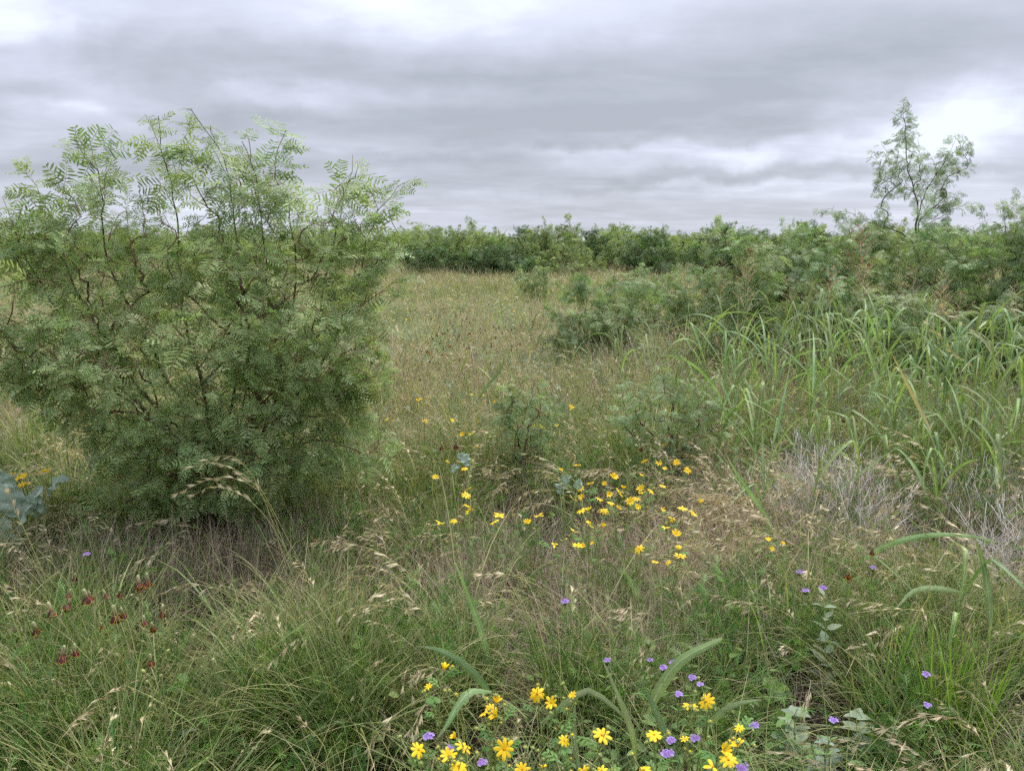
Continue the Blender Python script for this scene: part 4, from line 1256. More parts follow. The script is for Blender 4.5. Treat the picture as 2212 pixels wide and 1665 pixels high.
long_blade('broad_grass_blade', 'olive blade leaning left in front of the grey dead stems', [at_y(1660, 1120, 3.9), at_y(1625, 1070, 3.9), at_y(1590, 1020, 3.9), at_y(1570, 985, 3.9)], .034)
long_blade('broad_grass_blade', 'long pale blade lying across the seeding grass to the right edge', [at_y(1850, 1215, 3.3), at_y(1920, 1175, 3.2), at_y(2010, 1155, 3.15), at_y(2100, 1158, 3.1), at_y(2170, 1175, 3.1)], .032)
long_blade('broad_grass_blade', 'pale blade arching left below the long lying one', [at_y(2080, 1280, 2.9), at_y(2030, 1270, 2.9), at_y(1975, 1275, 2.9), at_y(1930, 1320, 2.85)], .030)
long_blade('broad_grass_blade', 'upright yellow-green blade at the right edge beside the lying ones', [at_y(2140, 1350, 2.7), at_y(2135, 1280, 2.75), at_y(2120, 1200, 2.8), at_y(2100, 1150, 2.8)], .030)
long_blade('broad_grass_blade', 'yellowing blade leaning left out of the broad grass stand', [at_y(2010, 930, 4.6), at_y(1985, 880, 4.7), at_y(1955, 820, 4.7), at_y(1925, 760, 4.7)], .026, 'broad_dry')
long_blade('broad_grass_blade', 'thin blade curving up across the meadow left of the seedling', [at_y(1035, 860, 5.5), at_y(1055, 830, 5.5), at_y(1080, 800, 5.5), at_y(1092, 765, 5.5)], .03)

# ------------------------------------------------------------------ yellow daisies
def petal_mesh(rng, length, width, mat, droop=.12, notch=True):
    mb = MB(); rows, cols = [], []
    prof = ((0, .35, 0), (.2, .7, 0), (.5, 1, 0), (.8, .92, 0), (1, .5, 0))
    for t, w, _ in prof:
        y = length * t; z = .10 * length * math.sin(t * 2.2) - droop * length * t * t; hw = width * .5 * w
        dy = -.09 * length if (notch and t == 1) else 0
        rows.append([(-hw, y - (0 if t < 1 else length * .02), z - hw * .25), (-hw * .5, y + (0 if not dy else length * .02), z + hw * .12), (0, y + dy, z - hw * .12), (hw * .5, y + (0 if not dy else length * .02), z + hw * .12), (hw, y - (0 if t < 1 else length * .02), z - hw * .25)])
        c = .35 + .4 * t
        cols.append([(c, t, 0), (c + .2, t, 0), (c - .25, t, 0), (c + .2, t, 0), (c, t, 0)])
    mb.quadstrip(rows, cols)
    return mb.mesh('petal', [mat])


rf = random.Random(31)
PETALS = [petal_mesh(rf, 1.0, rf.uniform(.40, .50), M['yellow_petal'], rf.uniform(-.1, .25)) for _ in range(5)]


def disc_mesh():
    mb = MB(); mb.ball((0, 0, .012), .15, .5, 0, .7, 4, 10)
    for k in range(26):
        a = k * 2.4; r = .145 * math.sqrt(k / 26)
        mb.ball((r * math.cos(a), r * math.sin(a), .10 - r * .35), .026, rf.uniform(.2, 1), 0, 1.4, 3, 5)
    for k in range(8):     # bracts under the head
        a = k * PI / 4; d = Vector((math.cos(a), math.sin(a), -.25)).normalized()
        mb.leaf(Vector((0, 0, -.08)), d, Vector((-math.sin(a), math.cos(a), 0)), .28, .13, -.3, .5, 1, (.5, 1, .05), (0, .4, 1))
    mb.ball((0, 0, -.07), .12, .4, 1, .7, 3, 8)
    return mb.mesh('disc', [M['yellow_disc'], M['bud']])


DISC = disc_mesh()


def bud_mesh(open_=False):
    mb = MB(); mb.ball((0, 0, .3), .5, .5, 0, .95, 4, 7)
    for k in range(9):
        a = k * 2 * PI / 9; d = Vector((math.cos(a) * .7, math.sin(a) * .7, .65)).normalized()
        mb.leaf(Vector((math.cos(a) * .35, math.sin(a) * .35, .05)), d, Vector((-math.sin(a), math.cos(a), 0)), .85, .34, .25, .8, 0, (.6, 1, .05), (0, .4, 1))
    if open_: mb.ball((0, 0, .62), .36, .5, 1, .6, 3, 7)
    return mb.mesh('bud', [M['bud'], M['yellow_disc'] if not open_ else M['yellow_petal']])


BUD = [bud_mesh(), bud_mesh(True)]


def forb_leaf_mesh(rng, mat, length=.09):
    """a lobed leaf of the daisy"""
    mb = MB(); p = Vector((0, 0, 0)); d = Vector((0, 1, .3)).normalized(); s = Vector((1, 0, 0))
    mb.leaf(p, d, s, length, length * .16, .35, .5)
    for k in range(3):
        b = p + d * length * (.3 + .2 * k)
        for sg in (-1, 1):
            dd = (d * .8 + s * sg * .75).normalized()
            mb.leaf(b, dd, dd.cross(Vector((0, 0, 1))).normalized(), length * (.42 - .08 * k), length * .12, .3, .5)
    return mb.mesh('leaf', [mat])


FLEAF = [forb_leaf_mesh(rf, M['forb']) for _ in range(3)]


def daisy_plant(label, heads, z, group='yellow daisies', buds=3, size=.021, seed=0, tilt=.35, cat='flower'):
    rng = random.Random(seed + int(heads[0][0]))
    hp = []
    for h in heads:
        zz = z + rng.uniform(-.03, .03)
        hp.append(at_z(h[0], h[1], zz))
    cx_ = sum(p.x for p in hp) / len(hp); cy_ = sum(p.y for p in hp) / len(hp) + .06
    g0 = gz(cx_, cy_)
    root = thing('yellow_daisy', label, cat, (cx_, cy_, g0), group)
    off = Vector(root.location)
    fork = Vector((0, 0, z * .45))
    for p, h in zip(hp, heads):
        q = p - off
        fdir = (Vector((0, 0, 1)) + Vector((rng.gauss(0, tilt * 1.25), rng.gauss(-.3, tilt * 1.2), 0))).normalized()
        neck = q - fdir * .03
        pts = curve([fork * .05, fork * .6 + Vector((q.x * .15, q.y * .15, 0)), fork * .7 + (neck - fork * .7) * .55 + Vector((rng.uniform(-.01, .01), 0, .01)), neck, q - fdir * .004], .04, .001, rng)
        mb = MB(); n_ = len(pts); mb.tube(pts, [.0030 - .0012 * k / n_ for k in range(n_)], 4, rng.random())
        link('stem', mb.mesh('stem', [M['stem_green']]), root)
        sc = size * rng.uniform(.86, 1.12) * (h[2] if len(h) > 2 else 1)
        e_ = fdir.to_track_quat('Z', 'Y').to_euler()
        hd = link('flower_head', DISC, root, q, e_, sc)
        npet = rng.choice((8, 8, 8, 7, 9)); cup = rng.choice((rng.uniform(-.1, .3), rng.uniform(-.1, .45), rng.uniform(-.55, -.1), rng.uniform(.5, 1.0))); old = rng.random() < .2
        for k in range(npet):
            if old and rng.random() < .3: continue
            a = 2 * PI * k / npet + rng.uniform(-.09, .09)
            m = Matrix.Rotation(a, 4, 'Z') @ Matrix.Rotation(cup + rng.uniform(-.14, .14) * (3 if old else 1), 4, 'X')
            pt = link('petal', rng.choice(PETALS), hd, Vector((-math.sin(a) * .10, math.cos(a) * .10, .0)), m.to_euler(), rng.uniform(.88, 1.08))
        for b in range(4 if heads[0][1] > 1400 else (2 if rng.random() < .6 else 1)):
            i = rng.randint(n_ // 2, n_ - 3) if n_ > 6 else n_ // 2
            d = Vector((rng.uniform(-1, 1), rng.uniform(-1, .3), rng.uniform(.8, 1.6))).normalized(); ln = rng.uniform(.03, .09)
            mb = MB(); mb.tube([pts[i], pts[i] + d * ln * .6 + Vector((0, 0, -.003)), pts[i] + d * ln], [.0018, .0015, .0013], 4, .6)
            mb_o = link('stem', mb.mesh('stem', [M['stem_green']]), root)
            link('bud', rng.choice(BUD), root, pts[i] + d * ln, d.to_track_quat('Z', 'Y').to_euler(), rng.uniform(.007, .011))
        for b in range(5 if heads[0][1] > 1400 else 3):
            i = rng.randint(1, n_ - 3)
            link('leaf', rng.choice(FLEAF), root, pts[i], (rng.uniform(-.2, .4), 0, rng.uniform(0, 6.28)), rng.uniform(.4, .85))
    return root


DAISIES = [
    ('yellow daisy plant at the bottom edge with five open flowers', [(904, 1618), (984, 1593, .8), (1000, 1611), (969, 1632, 1.15), (991, 1653)], .42),
    ('single yellow daisy with a bud beside it, left of the tall budded stalks', [(959, 1445), (925, 1482, .55)], .42),
    ('stack of four yellow flowers crowded on one upright plant', [(1071, 1517), (1063, 1531, .8), (1073, 1547), (1046, 1539, .8)], .44),
    ('large wide open yellow daisy at the bottom centre facing the viewer', [(1089, 1617, 1.25)], .42),
    ('two yellow flowers under the long arching blade', [(1160, 1498), (1191, 1518), (1236, 1500, .6)], .43),
    ('small yellow daisy right of the large bottom one', [(1219, 1599, .8)], .42),
    ('open yellow daisy standing alone between the two lowest flower groups', [(1300, 1587, 1.1)], .42),
    ('yellow daisy left of the low purple flowers', [(1413, 1586, 1.1), (1479, 1596, .5)], .42),
    ('pair of yellow daisies side by side, uppermost of the lowest right group', [(1492, 1522), (1525, 1514)], .45),
    ('yellow daisy plant with five flowers at the bottom right of centre', [(1597, 1572, .75), (1592, 1610), (1564, 1621, 1.1), (1574, 1640), (1540, 1656, 1.1)], .42),
    ('yellow flowers cut by the bottom edge of the picture', [(1128, 1661, .8), (1172, 1657, .7), (1260, 1663, .7), (1391, 1662), (1300, 1663, .7)], .40),
    ('dense clump of yellow daisies in the middle of the meadow, left part', [(1238, 1077), (1258, 1074), (1295, 1077), (1253, 1054), (1275, 1044), (1255, 1102), (1271, 1102)], .42),
    ('dense clump of yellow daisies in the middle of the meadow, right part', [(1338, 1065, 1.35), (1346, 1054, .8), (1316, 1068, .8), (1320, 1085), (1336, 1099), (1361, 1083), (1376, 1077), (1378, 1095, .8), (1306, 1044, .7)], .42),
    ('yellow daisies trailing to the right of the dense clump', [(1384, 1055), (1388, 1067), (1405, 1062), (1431, 1050)], .42),
    ('round fully open yellow daisy above the dense clump', [(1325, 1031, 1.2)], .43),
    ('two yellow daisies left above the dense clump beside a round grey leaf', [(1247, 1006), (1211, 1015, .7)], .42),
    ('yellow daisies scattered below the left side of the dense clump', [(1305, 1102), (1300, 1137), (1278, 1139, .7), (1273, 1127, .8), (1240, 1148)], .40),
    ('yellow daisies lowest left of the dense clump over brown thatch', [(1198, 1175, 1.05), (1246, 1179), (1258, 1180, .8), (1281, 1174, .7)], .40),
    ('group of yellow daisies right of the dense clump in dark grass', [(1474, 1099), (1496, 1110, 1.2), (1453, 1120), (1514, 1085, .8), (1433, 1100, .7)], .42),
    ('very large yellow daisy with a broad cup, lowest of the middle flowers', [(1470, 1201, 1.45), (1461, 1155, 1.3), (1466, 1180, .7), (1438, 1139, .9)], .42),
    ('yellow daisy with its petals folded up, left of the very large one', [(1380, 1184, 1.2)], .42),
    ('faded small yellow flowers below the very large daisy', [(1415, 1214, .8), (1443, 1215, .8)], .36),
    ('yellow daisies around the feet of the low fine-leaved bush', [(1437, 958), (1461, 999), (1423, 1000), (1393, 997), (1436, 1012, .7), (1485, 1016), (1386, 1026, .6)], .42),
    ('three yellow daisies at the foot of the knee-high seedling', [(1153, 919), (1172, 922), (1203, 920, .8), (1200, 935, .7)], .42),
    ('yellow daisies right of the knee-high seedling', [(1237, 882), (1232, 878, .8), (1183, 892)], .42),
    ('pair of bright yellow daisies left of the seedling, next to the dark-red flowers', [(999, 939, 1.1), (1018, 936)], .44),
    ('single flat yellow daisy in the grass beside the big shrub', [(918, 911, 1.1)], .42),
    ('two small yellow daisies highest in the grass by the big shrub', [(903, 866), (909, 860, .8)], .42),
    ('small yellow daisies behind the seedling to its left', [(1068, 869), (1045, 853, .9), (1019, 852, .6), (1034, 910, .7), (977, 908, .8)], .42),
    ('yellow daisies below the grey leaf in the middle', [(968, 995, .8), (989, 998, .8), (1006, 1000, .8), (1003, 1011), (1018, 994, .7), (1030, 965, .8)], .40),
    ('drooping yellow daisies one above the other in the straw grass', [(1007, 1069, 1.1), (1012, 1055, .8), (1014, 1103), (1009, 1094, .9)], .42),
    ('pale side-turned yellow flower with a green bud left of the straw grass', [(949, 1130, 1.1), (980, 1123)], .42),
    ('pair of yellow daisies in a row below the straw grass', [(1078, 1113, 1.1), (1067, 1127)], .42),
    ('pair of yellow daisies at the right end of the row below the straw grass', [(1139, 1130, 1.1), (1164, 1114, 1.1)], .42),
    ('small lone yellow flower under the straw grass beside the shrub', [(940, 1030, .9)], .40),
    ('small yellow flowers half hidden at the right edge of the big shrub', [(835, 905, .8), (850, 910, .7), (705, 940, .6), (710, 920, .6)], .42),
    ('bunch of yellow flowers over the big silvery leaves at the left edge', [(28, 1025), (40, 1035, 1.2), (52, 1030), (48, 1048, 1.1), (58, 1045), (18, 1040)], .42),
    ('yellow flowers over the silvery leaves, right of the bunch at the edge', [(90, 1017), (104, 1015), (97, 1020)], .42),
    ('yellow flowers seen below the left branches of the big shrub', [(228, 1012), (232, 1024)], .42),
    ('few yellow flowers in the brown thatch left of the grey stems', [(1660, 1165, .7), (1690, 1175, .7), (1668, 1185, .6)], .38),
    ('tiny yellow flowers in the open meadow right of the big shrub', [(880, 668), (878, 690), (920, 688), (925, 700)], .5),
    ('tiny yellow flowers in the far meadow left of the rounded bush', [(1170, 665), (1185, 668), (1110, 672)], .5),
]
for i, (lb, hd, z) in enumerate(DAISIES):
    daisy_plant(lb, hd, z, seed=i * 17)

# ------------------------------------------------------------------ red and yellow coneflowers with hanging petals
def hat_petal():
    mb = MB(); rows, cols = [], []
    def ring(inset, lift):
        rr_, cc = [], []
        for t, w in ((0, .35), (.25, .8), (.55, 1.0), (.85, .85), (1, .35)):
            y = t * (1 - inset) + (.0 if inset == 0 else .02); hw = .38 * w * (1 - inset * 1.6)
            z = .06 * math.sin(t * 3) + lift
            rr_.append([(-hw, y, z - hw * .18), (0, y, z), (hw, y, z - hw * .18)]); cc.append([(.4, t, 0), (.7, t, 0), (.4, t, 0)])
        return rr_, cc
    a, c = ring(0, 0); mb.quadstrip(a, c, 1)
    a, c = ring(.07, .035); mb.quadstrip(a, c, 0)
    a, c = ring(.07, -.035); mb.quadstrip(a, c, 0)
    return mb.mesh('petal', [M['maroon'], M['petal_rim']])


HPET = hat_petal()


def cone_mesh():
    mb = MB(); rows = []
    prof = [(0, .16), (.15, .2), (.5, .21), (.85, .2), (1.05, .14), (1.15, .02)]
    mb.quadstrip([[(r * math.cos(k * PI / 4), r * math.sin(k * PI / 4), z) for k in range(9)] for z, r in prof], [[(min(1, .1 + .85 * z), 0, 0)] * 9 for z, r in prof])
    for k in range(60):
        z = .06 + 1.0 * k / 60; a = k * 2.4
        mb.ball((.2 * math.cos(a), .2 * math.sin(a), z), .034, min(1, .05 + .8 * z + rf.uniform(0, .2)), 0, 1.2, 3, 4)
    return mb.mesh('cone', [M['cone']])


CONE = cone_mesh()


def hat_plant(label, heads, z, seed, group='red and yellow coneflowers', size=.027):
    rng = random.Random(seed)
    hp = [at_z(h[0], h[1], z + rng.uniform(-.03, .04)) for h in heads]
    c = sum(hp, Vector()) / len(hp); bx, by = c.x, c.y + .1
    root = thing('red_coneflower', label, 'flower', (bx, by, gz(bx, by)), group); off = Vector(root.location)
    for p, h in zip(hp, heads):
        q = p - off; ax = (Vector((rng.gauss(0, .18), rng.gauss(0, .18), 1))).normalized()
        pts = curve([(q.x * .3, q.y * .3, 0), (q.x * .5, q.y * .5, q.z * .45), q - ax * .06, q], .05, .002, rng)
        mb = MB(); mb.tube(pts, [.0018 - .0006 * k / len(pts) for k in range(len(pts))], 4, .3)
        link('stem', mb.mesh('stem', [M['stem_green']]), root)
        sc = size * rng.uniform(.9, 1.1) * (h[2] if len(h) > 2 else 1)
        hd = link('cone', CONE, root, q, ax.to_track_quat('Z', 'Y').to_euler(), sc)
        n = rng.choice((5, 6, 6, 7))
        for k in range(n):
            a = 2 * PI * k / n + rng.uniform(-.15, .15)
            m = Matrix.Rotation(a, 4, 'Z') @ Matrix.Rotation(-rng.uniform(.85, 1.35), 4, 'X')
            link('petal', HPET, hd, (-math.sin(a) * .14, math.cos(a) * .14, .06), m.to_euler(), rng.uniform(.75, 1.0))
    return root


HATS = [
    ('pair of dark red coneflowers close together, highest of the left group', [(300, 1260), (318, 1256, 1.15), (302, 1272, .7)]),
    ('dark red coneflower with broad yellow rims in the middle of the left group', [(250, 1328, 1.2), (266, 1325, .9)]),
    ('dark red coneflower with a tall pale cone above the lying grass stem', [(187, 1290, 1.1), (195, 1288, .8)]),
    ('two dark red coneflowers just left of the tall pale cone', [(147, 1306, 1.1), (150, 1283, .7)]),
    ('dark red coneflower leaning left beside the lying grass stem', [(110, 1320, 1.1)]),
    ('leftmost dark red coneflower, low in the grass near the edge', [(78, 1358)]),
    ('dark red coneflower lowest on the left with a tall green cone', [(135, 1415, 1.1), (162, 1406, .9)]),
    ('withered dark red coneflower lowest in the left group near the budded stalk', [(325, 1428, .9)]),
    ('dark red coneflowers touching the tip of the budded stalk', [(312, 1342, .8), (330, 1355, .8)]),
    ('brownish red coneflower right of the left group', [(350, 1322)]),
    ('small dark red flower above the left group under the big shrub', [(162, 1248, .7)]),
    ('faded coneflowers with bare cones inside the left group', [(228, 1285, .7), (258, 1282, .6), (220, 1352, .5)]),
]
for i, (lb, hd) in enumerate(HATS): hat_plant(lb, hd, .40, 300 + i)
HATS2 = [
    ('red coneflower with orange rim in front of the broad grass stand', [(1852, 935, 1.2)]), ('small red coneflower left behind the orange-rimmed one', [(1822, 907, .8)]),
    ('red coneflower between pale blades in the broad grass', [(1938, 874)]), ('orange-rimmed coneflower highest in the broad grass at the right', [(2033, 857, .9)]),
    ('two red coneflowers under the low fine-leaved bush', [(1385, 968, .9), (1366, 944, .9)]), ('dark red flowers left of the pair of bright daisies', [(985, 962, 1.1), (955, 965)]),
    ('tiny orange coneflowers in the tall weeds near the right side', [(1884, 1190, .7), (1833, 1241, .8)]),
]
for i, (lb, hd) in enumerate(HATS2): hat_plant(lb, hd, .45, 340 + i)

# many small ones far out in the meadow: stem, cone and petals too small to show, one mesh each
def small_hat(rng):
    mb = MB(); mb.tube([(0, 0, 0), (.01, 0, .3), (rng.uniform(-.03, .03), 0, .52)], .0016, 3, .4, 2)
    top = Vector(mb.v[-1]); top.z = .52
    mb.ball(top + Vector((0, 0, .008)), .006, .7, 3, 1.8, 3, 5)
    for k in range(6):
        a = k * PI / 3; d = Vector((math.cos(a) * .6, math.sin(a) * .6, -.8)).normalized(); s = Vector((-math.sin(a), math.cos(a), 0))
        mb.leaf(top, d, s, .02, .014, 0, rng.random(), 0 if rng.random() < .8 else 1, (.4, 1, .9, .2), (0, .4, .75, 1))
    return mb.mesh('red_coneflower', [M['maroon_pale'], M['petal_rim'], M['stem_green'], M['cone']])


SH = [small_hat(rf) for _ in range(4)]
rm = random.Random(77)
HC = [(rm.triangular(860, 1320, 1040), rm.triangular(605, 830, 690)) for _ in range(16)]
for i in range(140):
    px, py = rm.choice(HC); px = rm.gauss(px, 45); py = max(598, rm.gauss(py, 14))
    p = at_z(px, py, .5)
    o = link('red_coneflower', SH[i % 4], None, (p.x, p.y, gz(p.x, p.y)), (0, 0, rm.uniform(0, 6)), rm.uniform(.9, 1.2))
    tag(o, 'tiny dark red coneflower among many in the open meadow before the treeline', 'flower', 'dark red coneflowers in the open meadow')

# ------------------------------------------------------------------ purple verbena
def floret():
    mb = MB()
    for k in range(5):
        a = k * 2 * PI / 5; d = Vector((math.cos(a), math.sin(a), .1)).normalized()
        mb.leaf(Vector((0, 0, 0)), d, Vector((-math.sin(a), math.cos(a), 0)), 1, .8, .15, .3 + .1 * k, 0, (.25, .9, 1, .55), (0, .45, .8, 1))
    return mb.mesh('floret', [M['purple']])


FLO = floret()


def verbena(label, heads, z, seed):
    rng = random.Random(seed)
    hp = [at_z(h[0], h[1], z) for h in heads]
    c = sum(hp, Vector()) / len(hp); root = thing('purple_verbena', label, 'flower', (c.x, c.y + .04, gz(c.x, c.y + .04)), 'purple verbenas'); off = Vector(root.location)
    for p, h in zip(hp, heads):
        q = p - off; sz = .85 * (h[2] if len(h) > 2 else 1)
        pts = curve([(q.x * .4, q.y * .4, 0), (q.x * .7, q.y * .7 + .02, q.z * .5), q - Vector((0, 0, .012))], .05, .002, rng)
        mb = MB(); mb.tube(pts, .0014, 4, .3)
        for k in range(1, len(pts) - 1):
            for sg in (-1, 1):
                d = Vector((sg * rng.uniform(.6, 1), rng.uniform(-.8, .8), .4)).normalized()
                mb.leaf(pts[k], d, d.cross(Vector((0, 0, 1))).normalized(), rng.uniform(.02, .035), .008, .2, .6, 1)
        link('stem', mb.mesh('stem', [M['stem_green'], M['forb']]), root)
        mb = MB(); mb.ball((0, 0, -.006), .009, .3, 0, .9, 3, 6)
        hd = link('flower_head', mb.mesh('flower_head', [M['forb']]), root, q)
        n = 9
        for k in range(n):
            a = k * 2.4; r_ = .014 * sz * math.sqrt((k + .3) / n); d = Vector((math.cos(a) * r_ / .018, math.sin(a) * r_ / .018 - .25, .8)).normalized()
            link('floret', FLO, hd, (math.cos(a) * r_, math.sin(a) * r_, .004 + rng.uniform(0, .004)), d.to_track_quat('Z', 'Y').to_euler(), .0068 * sz * rng.uniform(.85, 1.15))


for i, (lb, hd) in enumerate((
    ('lone purple flower in brown thatch below the big shrub', [(187, 1198, 1.1)]),
    ('lone purple flower in the middle of the foreground grass', [(1220, 1300, 1.2)]),
    ('purple flowers around the tip of the pale leafy stalk', [(1727, 1236, 1.3), (1777, 1271, 1.2), (1740, 1277)]),
    ('pale purple flower right of the leafy stalk', [(1885, 1227)]),
    ('tiny purple flower above the slanting blade', [(1311, 1428, .8)]),
    ('row of purple flowers behind the wide slanting blade', [(1404, 1428, .8), (1433, 1444), (1456, 1434, 1.25)]),
    ('faint purple flowers half hidden by a dry stalk', [(1495, 1465), (1512, 1481, .8), (1466, 1501, .9)]),
    ('purple flower beside the bright green grass tuft, upper one', [(2000, 1458)]),
    ('purple flower beside the bright green grass tuft, lower one', [(2003, 1525, .9)]),
    ('purple flower right of the lowest yellow flower group', [(1627, 1569, 1.2)]),
    ('purple flowers between the two lowest yellow groups', [(1501, 1596, 1.1), (1449, 1601), (1441, 1629, 1.3)]),
    ('purple flower at the bottom edge under the yellow plant', [(1601, 1658, 1.3)]),
    ('purple flower among the left bottom buds', [(925, 1593, 1.1)]),
    ('purple flower tucked behind the lowest left daisies', [(975, 1618)]),
    ('purple flower at the bottom edge left of the large daisy', [(1041, 1649)]),
    ('pale purple flower among the grey-green weeds', [(1800, 1558)]),
)): verbena(lb, hd, .34, 500 + i)

# ------------------------------------------------------------------ other single plants
def big_leaf(rng, length, width):
    """rounded leaf with a midrib, side veins standing slightly proud and a wavy edge"""
    mb = MB(); rows, cols = [], []; n = 24; ph = rng.uniform(0, 6)
    for i in range(n + 1):
        t = i / n; w = width * .5 * (math.sin(PI * min(1, t * .92 + .06)) ** .7) * (1 + .05 * math.sin(i * 1.7 + ph))
        y = length * t; z = .16 * length * math.sin(t * 2.4) - .12 * length * t * t
        row, col = [], []
        for q in range(-7, 8):
            j = q / 7; vein = 1 if q == 0 else (.55 if (i - abs(q)) % 5 == 0 else 0)
            row.append((w * j, y + abs(j) * .02 * length, z + abs(j) * w * .30 + .014 * math.sin(i * .7 + j * 4 + ph) * abs(j) - (.0012 if vein else 0)))
            col.append((min(1, max(0, .45 + .25 * math.sin(j * 3 + i * .4 + ph) + rng.uniform(-.12, .12))), t, vein * .8))
        rows.append(row); cols.append(col)
    mb.quadstrip(rows, cols)
    return mb.mesh('leaf', [M['glaucous']])


def glaucous_plant(label, spots, Y, seed):
    rng = random.Random(seed); c = at_y(sum(s[0] for s in spots) / len(spots), sum(s[1] for s in spots) / len(spots), Y)
    root = thing('silver_leaf_plant', label, 'plant', (c.x, c.y + .05, gz(c.x, c.y)), 'silvery broad-leaved plants'); off = Vector(root.location)
    for (px, py, size, az) in spots:
        p = at_y(px, py, Y + rng.uniform(-.08, .08)) - off
        d = Vector((math.sin(az), rng.uniform(-.5, .1), math.cos(az) * .6 + .35)).normalized()
        st = p - d * size * .5
        mb = MB(); mb.tube([(0, 0, 0), (st.x * .5, st.y * .5, st.z * .6), tuple(st)], [.005, .004, .003], 5, .5)
        link('stem', mb.mesh('stem', [M['stem_green']]), root)
        link('leaf', big_leaf(rng, size * .88, size * .62), root, st, frame(d, Vector((0, -.55, .8)), rng.uniform(-.4, .4)))


glaucous_plant('large silvery plant with rounded leaves at the left edge under the shrub', [(20, 1075, .22, -.5), (60, 1110, .22, .6), (95, 1075, .20, .2), (130, 1050, .17, .9), (20, 1150, .24, -.2), (75, 1085, .16, 0), (0, 1040, .18, -.7)], 3.9, 1)
glaucous_plant('dim silvery leaves in the shade under the left branches of the big shrub', [(240, 1075, .16, .4), (300, 1065, .18, -.4), (330, 1080, .16, .6), (440, 1090, .18, .2), (420, 1115, .16, -.4)], 4.3, 2)
glaucous_plant('small grey-green plant with a pointed leaf left of the seedling', [(1000, 992, .10, -1.0), (985, 1012, .07, .8)], 4.0, 3)
glaucous_plant('small round-leaved plant left of the dense daisy clump', [(1225, 1035, .08, .6), (1205, 1055, .07, -.4), (1250, 1045, .07, .2)], 3.9, 4)


def leafy_stalk(label, px, pb, pt, z0, mat, seed, leaf=.05, n=16, name='leafy_weed', cat='weed', width=.55, lean=0, buds=False):
    rng = random.Random(seed); b = at_z(px, pb, z0); Y = b.y; t_ = at_y(px + lean, pt, Y)
    root = thing(name, label, cat, (b.x, Y, gz(b.x, Y))); h = t_.z - root.location.z; dx = t_.x - b.x
    mb = MB(); pts = curve([(0, 0, 0), (dx * .35 + .004, .0, h * .5), (dx, 0, h)], .04, .002, rng); mb.tube(pts, [.0034 - .002 * k / len(pts) for k in range(len(pts))], 5, .5)
    link('stem', mb.mesh('stem', [M['stem_green'] if not buds else M['brome']]), root)
    ms = []
    for _ in range(4):
        q = MB(); q.leaf(Vector((0, 0, 0)), Vector((0, 1, 0)), Vector((1, 0, 0)), 1, width, rng.uniform(.0, .4), .5, 0, (.1, .75, 1, .6, .05), (0, .2, .45, .75, 1), .25); ms.append(q.mesh('leaf', [M[mat]]))
    if not buds:
        for k in range(n):
            t = .12 + .86 * k / n; i = min(len(pts) - 1, int(t * len(pts))); a = k * 2.4 + rng.uniform(-.3, .3)
            d = Vector((math.cos(a), math.sin(a), .45)).normalized()
            link('leaf', rng.choice(ms), root, pts[i], frame(d, roll=rng.uniform(-.3, .3)), leaf * (1.25 - .75 * t) * rng.uniform(.8, 1.15))
    else:
        bm_ = MB(); bm_.ball((0, 0, .5), .35, .8, 0, 1.6, 4, 6); bme = bm_.mesh('bud', [M['bud']])
        for k in range(9):
            t = .42 + .56 * k / 9; i = min(len(pts) - 1, int(t * len(pts))); a = rng.choice((0, PI)) + rng.uniform(-.7, .7); ln = rng.uniform(.03, .11) * (1.2 - t * .6)
            d = Vector((math.cos(a), math.sin(a) * .4, .9)).normalized(); e_ = pts[i] + d * ln
            mb = MB(); mb.tube([pts[i], pts[i] + d * ln * .6, e_], [.0014, .0012, .001], 4, .5); br = link('branch', mb.mesh('branch', [M['bud']]), root)
            link('bud', bme, root, e_, d.to_track_quat('Z', 'Y').to_euler(), rng.uniform(.010, .016))
        for k in range(7):
            a = rng.uniform(0, 6.28); d = Vector((math.cos(a), math.sin(a), .5)).normalized()
            link('leaf', rng.choice(ms), root, pts[1 + k % 3], frame(d), rng.uniform(.05, .09))
    return root


leafy_stalk('bright pale green leafy stalk standing upright below the grey dead stems', 1780, 1490, 1285, .05, 'forb_pale', 61, .075, 20)
leafy_stalk('pale budded stalk leaning left under the dark red coneflowers', 388, 1655, 1440, .03, 'glaucous', 62, buds=True, lean=-62, width=.3, name='budded_stalk')
leafy_stalk('grey-green leafy weed at the lower right with broad pale leaves', 1715, 1640, 1545, .02, 'forb_pale', 63, .085, 20, width=.75)
leafy_stalk('small grey-green weed right of the broad pale one', 1850, 1640, 1550, .02, 'forb_pale', 64, .075, 20, width=.8)
leafy_stalk('low grey-green weed at the bottom edge between the two pale weeds', 1780, 1680, 1605, .0, 'glaucous', 65, .065, 20, width=.8)
leafy_stalk('low grey-green weed at the bottom right corner of the pale patch', 1930, 1660, 1600, .0, 'forb_pale', 66, .06, 18, width=.7)
leafy_stalk('broad round-leaved weed above the lower right pale weeds', 1670, 1530, 1460, .05, 'weed', 67, .075, 8, width=.95)
leafy_stalk('dark narrow-leaved weed at the bottom left of the yellow flowers', 870, 1655, 1560, .0, 'weed', 68, .08, 9, width=.4)


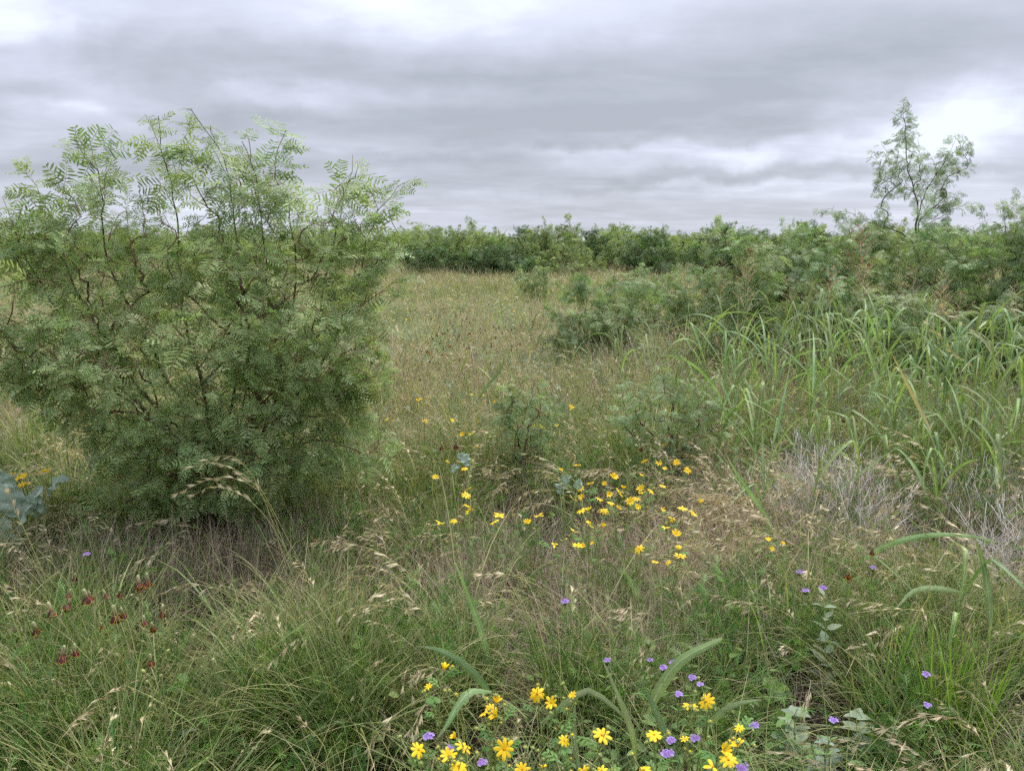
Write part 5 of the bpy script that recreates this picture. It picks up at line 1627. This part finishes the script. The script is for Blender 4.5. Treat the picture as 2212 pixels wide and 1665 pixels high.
def bright_tuft():
    c = at_z(2065, 1600, .02); root = thing('bright_grass_tuft', 'vivid green upright grass tuft at the lower right of the meadow', 'grass tuft', (c.x, c.y, gz(c.x, c.y)))
    m = plant_mat('vivid_grass', [(.13, .25, .03), (.22, .36, .055), (.30, .42, .09)], .35, .45, .01, .1)
    rng = random.Random(8); ms = []
    for i in range(8):
        mb = MB(); pts = bend_path(rng, (0, 0, 0), PI / 2, rng.uniform(1.2, 1.5), .50, rng.uniform(.1, .5), 6, .02)
        mb.ribbon(pts, [.0062 * (1 - (k / 6) ** 2 * .9) for k in range(7)], Vector((1, 0, 0)), .3, rng.random()); ms.append(mb.mesh('blade', [m]))
    for i in range(120):
        a = rng.uniform(0, 6.28); r_ = .10 * math.sqrt(rng.random())
        link('blade', rng.choice(ms), root, (r_ * math.cos(a), r_ * math.sin(a), 0), (rng.gauss(0, .12), rng.gauss(0, .12), a - PI / 2 + rng.gauss(0, .9)), rng.uniform(.55, 1.1))


bright_tuft()

# seeding stems that stand out singly
def seed_stem(label, pts, nsp, size=.03, mi=3):
    c = curve(pts, .04, 0, R); root = thing('seeding_grass_stem', label, 'grass stem', (c[0].x, c[0].y, gz(c[0].x, c[0].y))); off = Vector(root.location)
    mb = MB(); n = len(c); mb.tube([p - off for p in [Vector((c[0].x, c[0].y + .05, off.z))] + c], [.0018] + [.0016 - .0008 * k / n for k in range(n)], 4, .5); link('stem', mb.mesh('stem', [M['grass_yellow']]), root)
    for k in range(nsp):
        t = .55 + .45 * k / nsp; i = min(n - 2, int(t * n)); d = (c[i + 1] - c[i]).normalized(); o = Matrix.Rotation(R.uniform(0, 6.28), 3, d) @ d.orthogonal().normalized()
        mb = MB(); spikelet(mb, R, c[i] - off, (d + o * .35 + Vector((0, 0, -.15))).normalized(), size * R.uniform(.8, 1.2), 0, .6); link('spikelet', mb.mesh('spikelet', [M['brome']]), root)


seed_stem('pale seed spike leaning up to the left at the left edge', [at_y(95, 1240, 2.9), at_y(60, 1160, 2.9), at_y(30, 1095, 2.9), at_y(12, 1045, 2.9)], 14)
for i, (a, b, c_) in enumerate((((560, 1060), (470, 1000), (395, 1015)), ((570, 1075), (480, 1030), (365, 1072)), ((560, 1100), (470, 1050), (400, 1080)), ((560, 1050), (500, 985), (425, 1000)))):
    seed_stem(('seeding grass stem hanging left over the foot of the big shrub, uppermost', 'seeding grass stem reaching farthest left over the foot of the big shrub', 'seeding grass stem drooping lowest over the foot of the big shrub', 'seeding grass stem nodding against the dark lower leaves of the big shrub')[i],
              [at_y(620 + i * 12, 1230, 3.3), at_y(*a, 3.3), at_y(*b, 3.3), at_y(*c_, 3.3)], 9, .04)
seed_stem('pale seed head lying flat over brown thatch below the middle flowers', [at_y(1180, 1290, 2.9), at_y(1150, 1250, 2.9), at_y(1090, 1240, 2.9), at_y(1020, 1242, 2.9)], 10, .036)
seed_stem('long straw stem arching across the lower right grass with a seed head on the left', [at_y(2150, 1420, 2.6), at_y(2060, 1340, 2.6), at_y(1950, 1315, 2.6), at_y(1835, 1325, 2.6)], 9, .024)
seed_stem('pinkish bare seed stalk at the bottom left of the flowers', [at_y(712, 1660, 2.0), at_y(700, 1610, 2.0), at_y(665, 1570, 2.0), at_y(640, 1545, 2.0)], 12, .016)
for i, (x0, y0, x1, y1) in enumerate(((2030, 660, 2110, 720), (2000, 690, 2060, 760))):
    seed_stem(('bright straw seed spike high in the broad grass near the right side', 'bright straw seed spike below the highest one in the broad grass')[i], [at_y(x0 + 170, y0 + 260, 5.0), at_y(x0 + 130, y0 + 130, 5.0), at_y(x1, y1, 5.0), at_y(x0, y0, 5.0)], 9, .05)
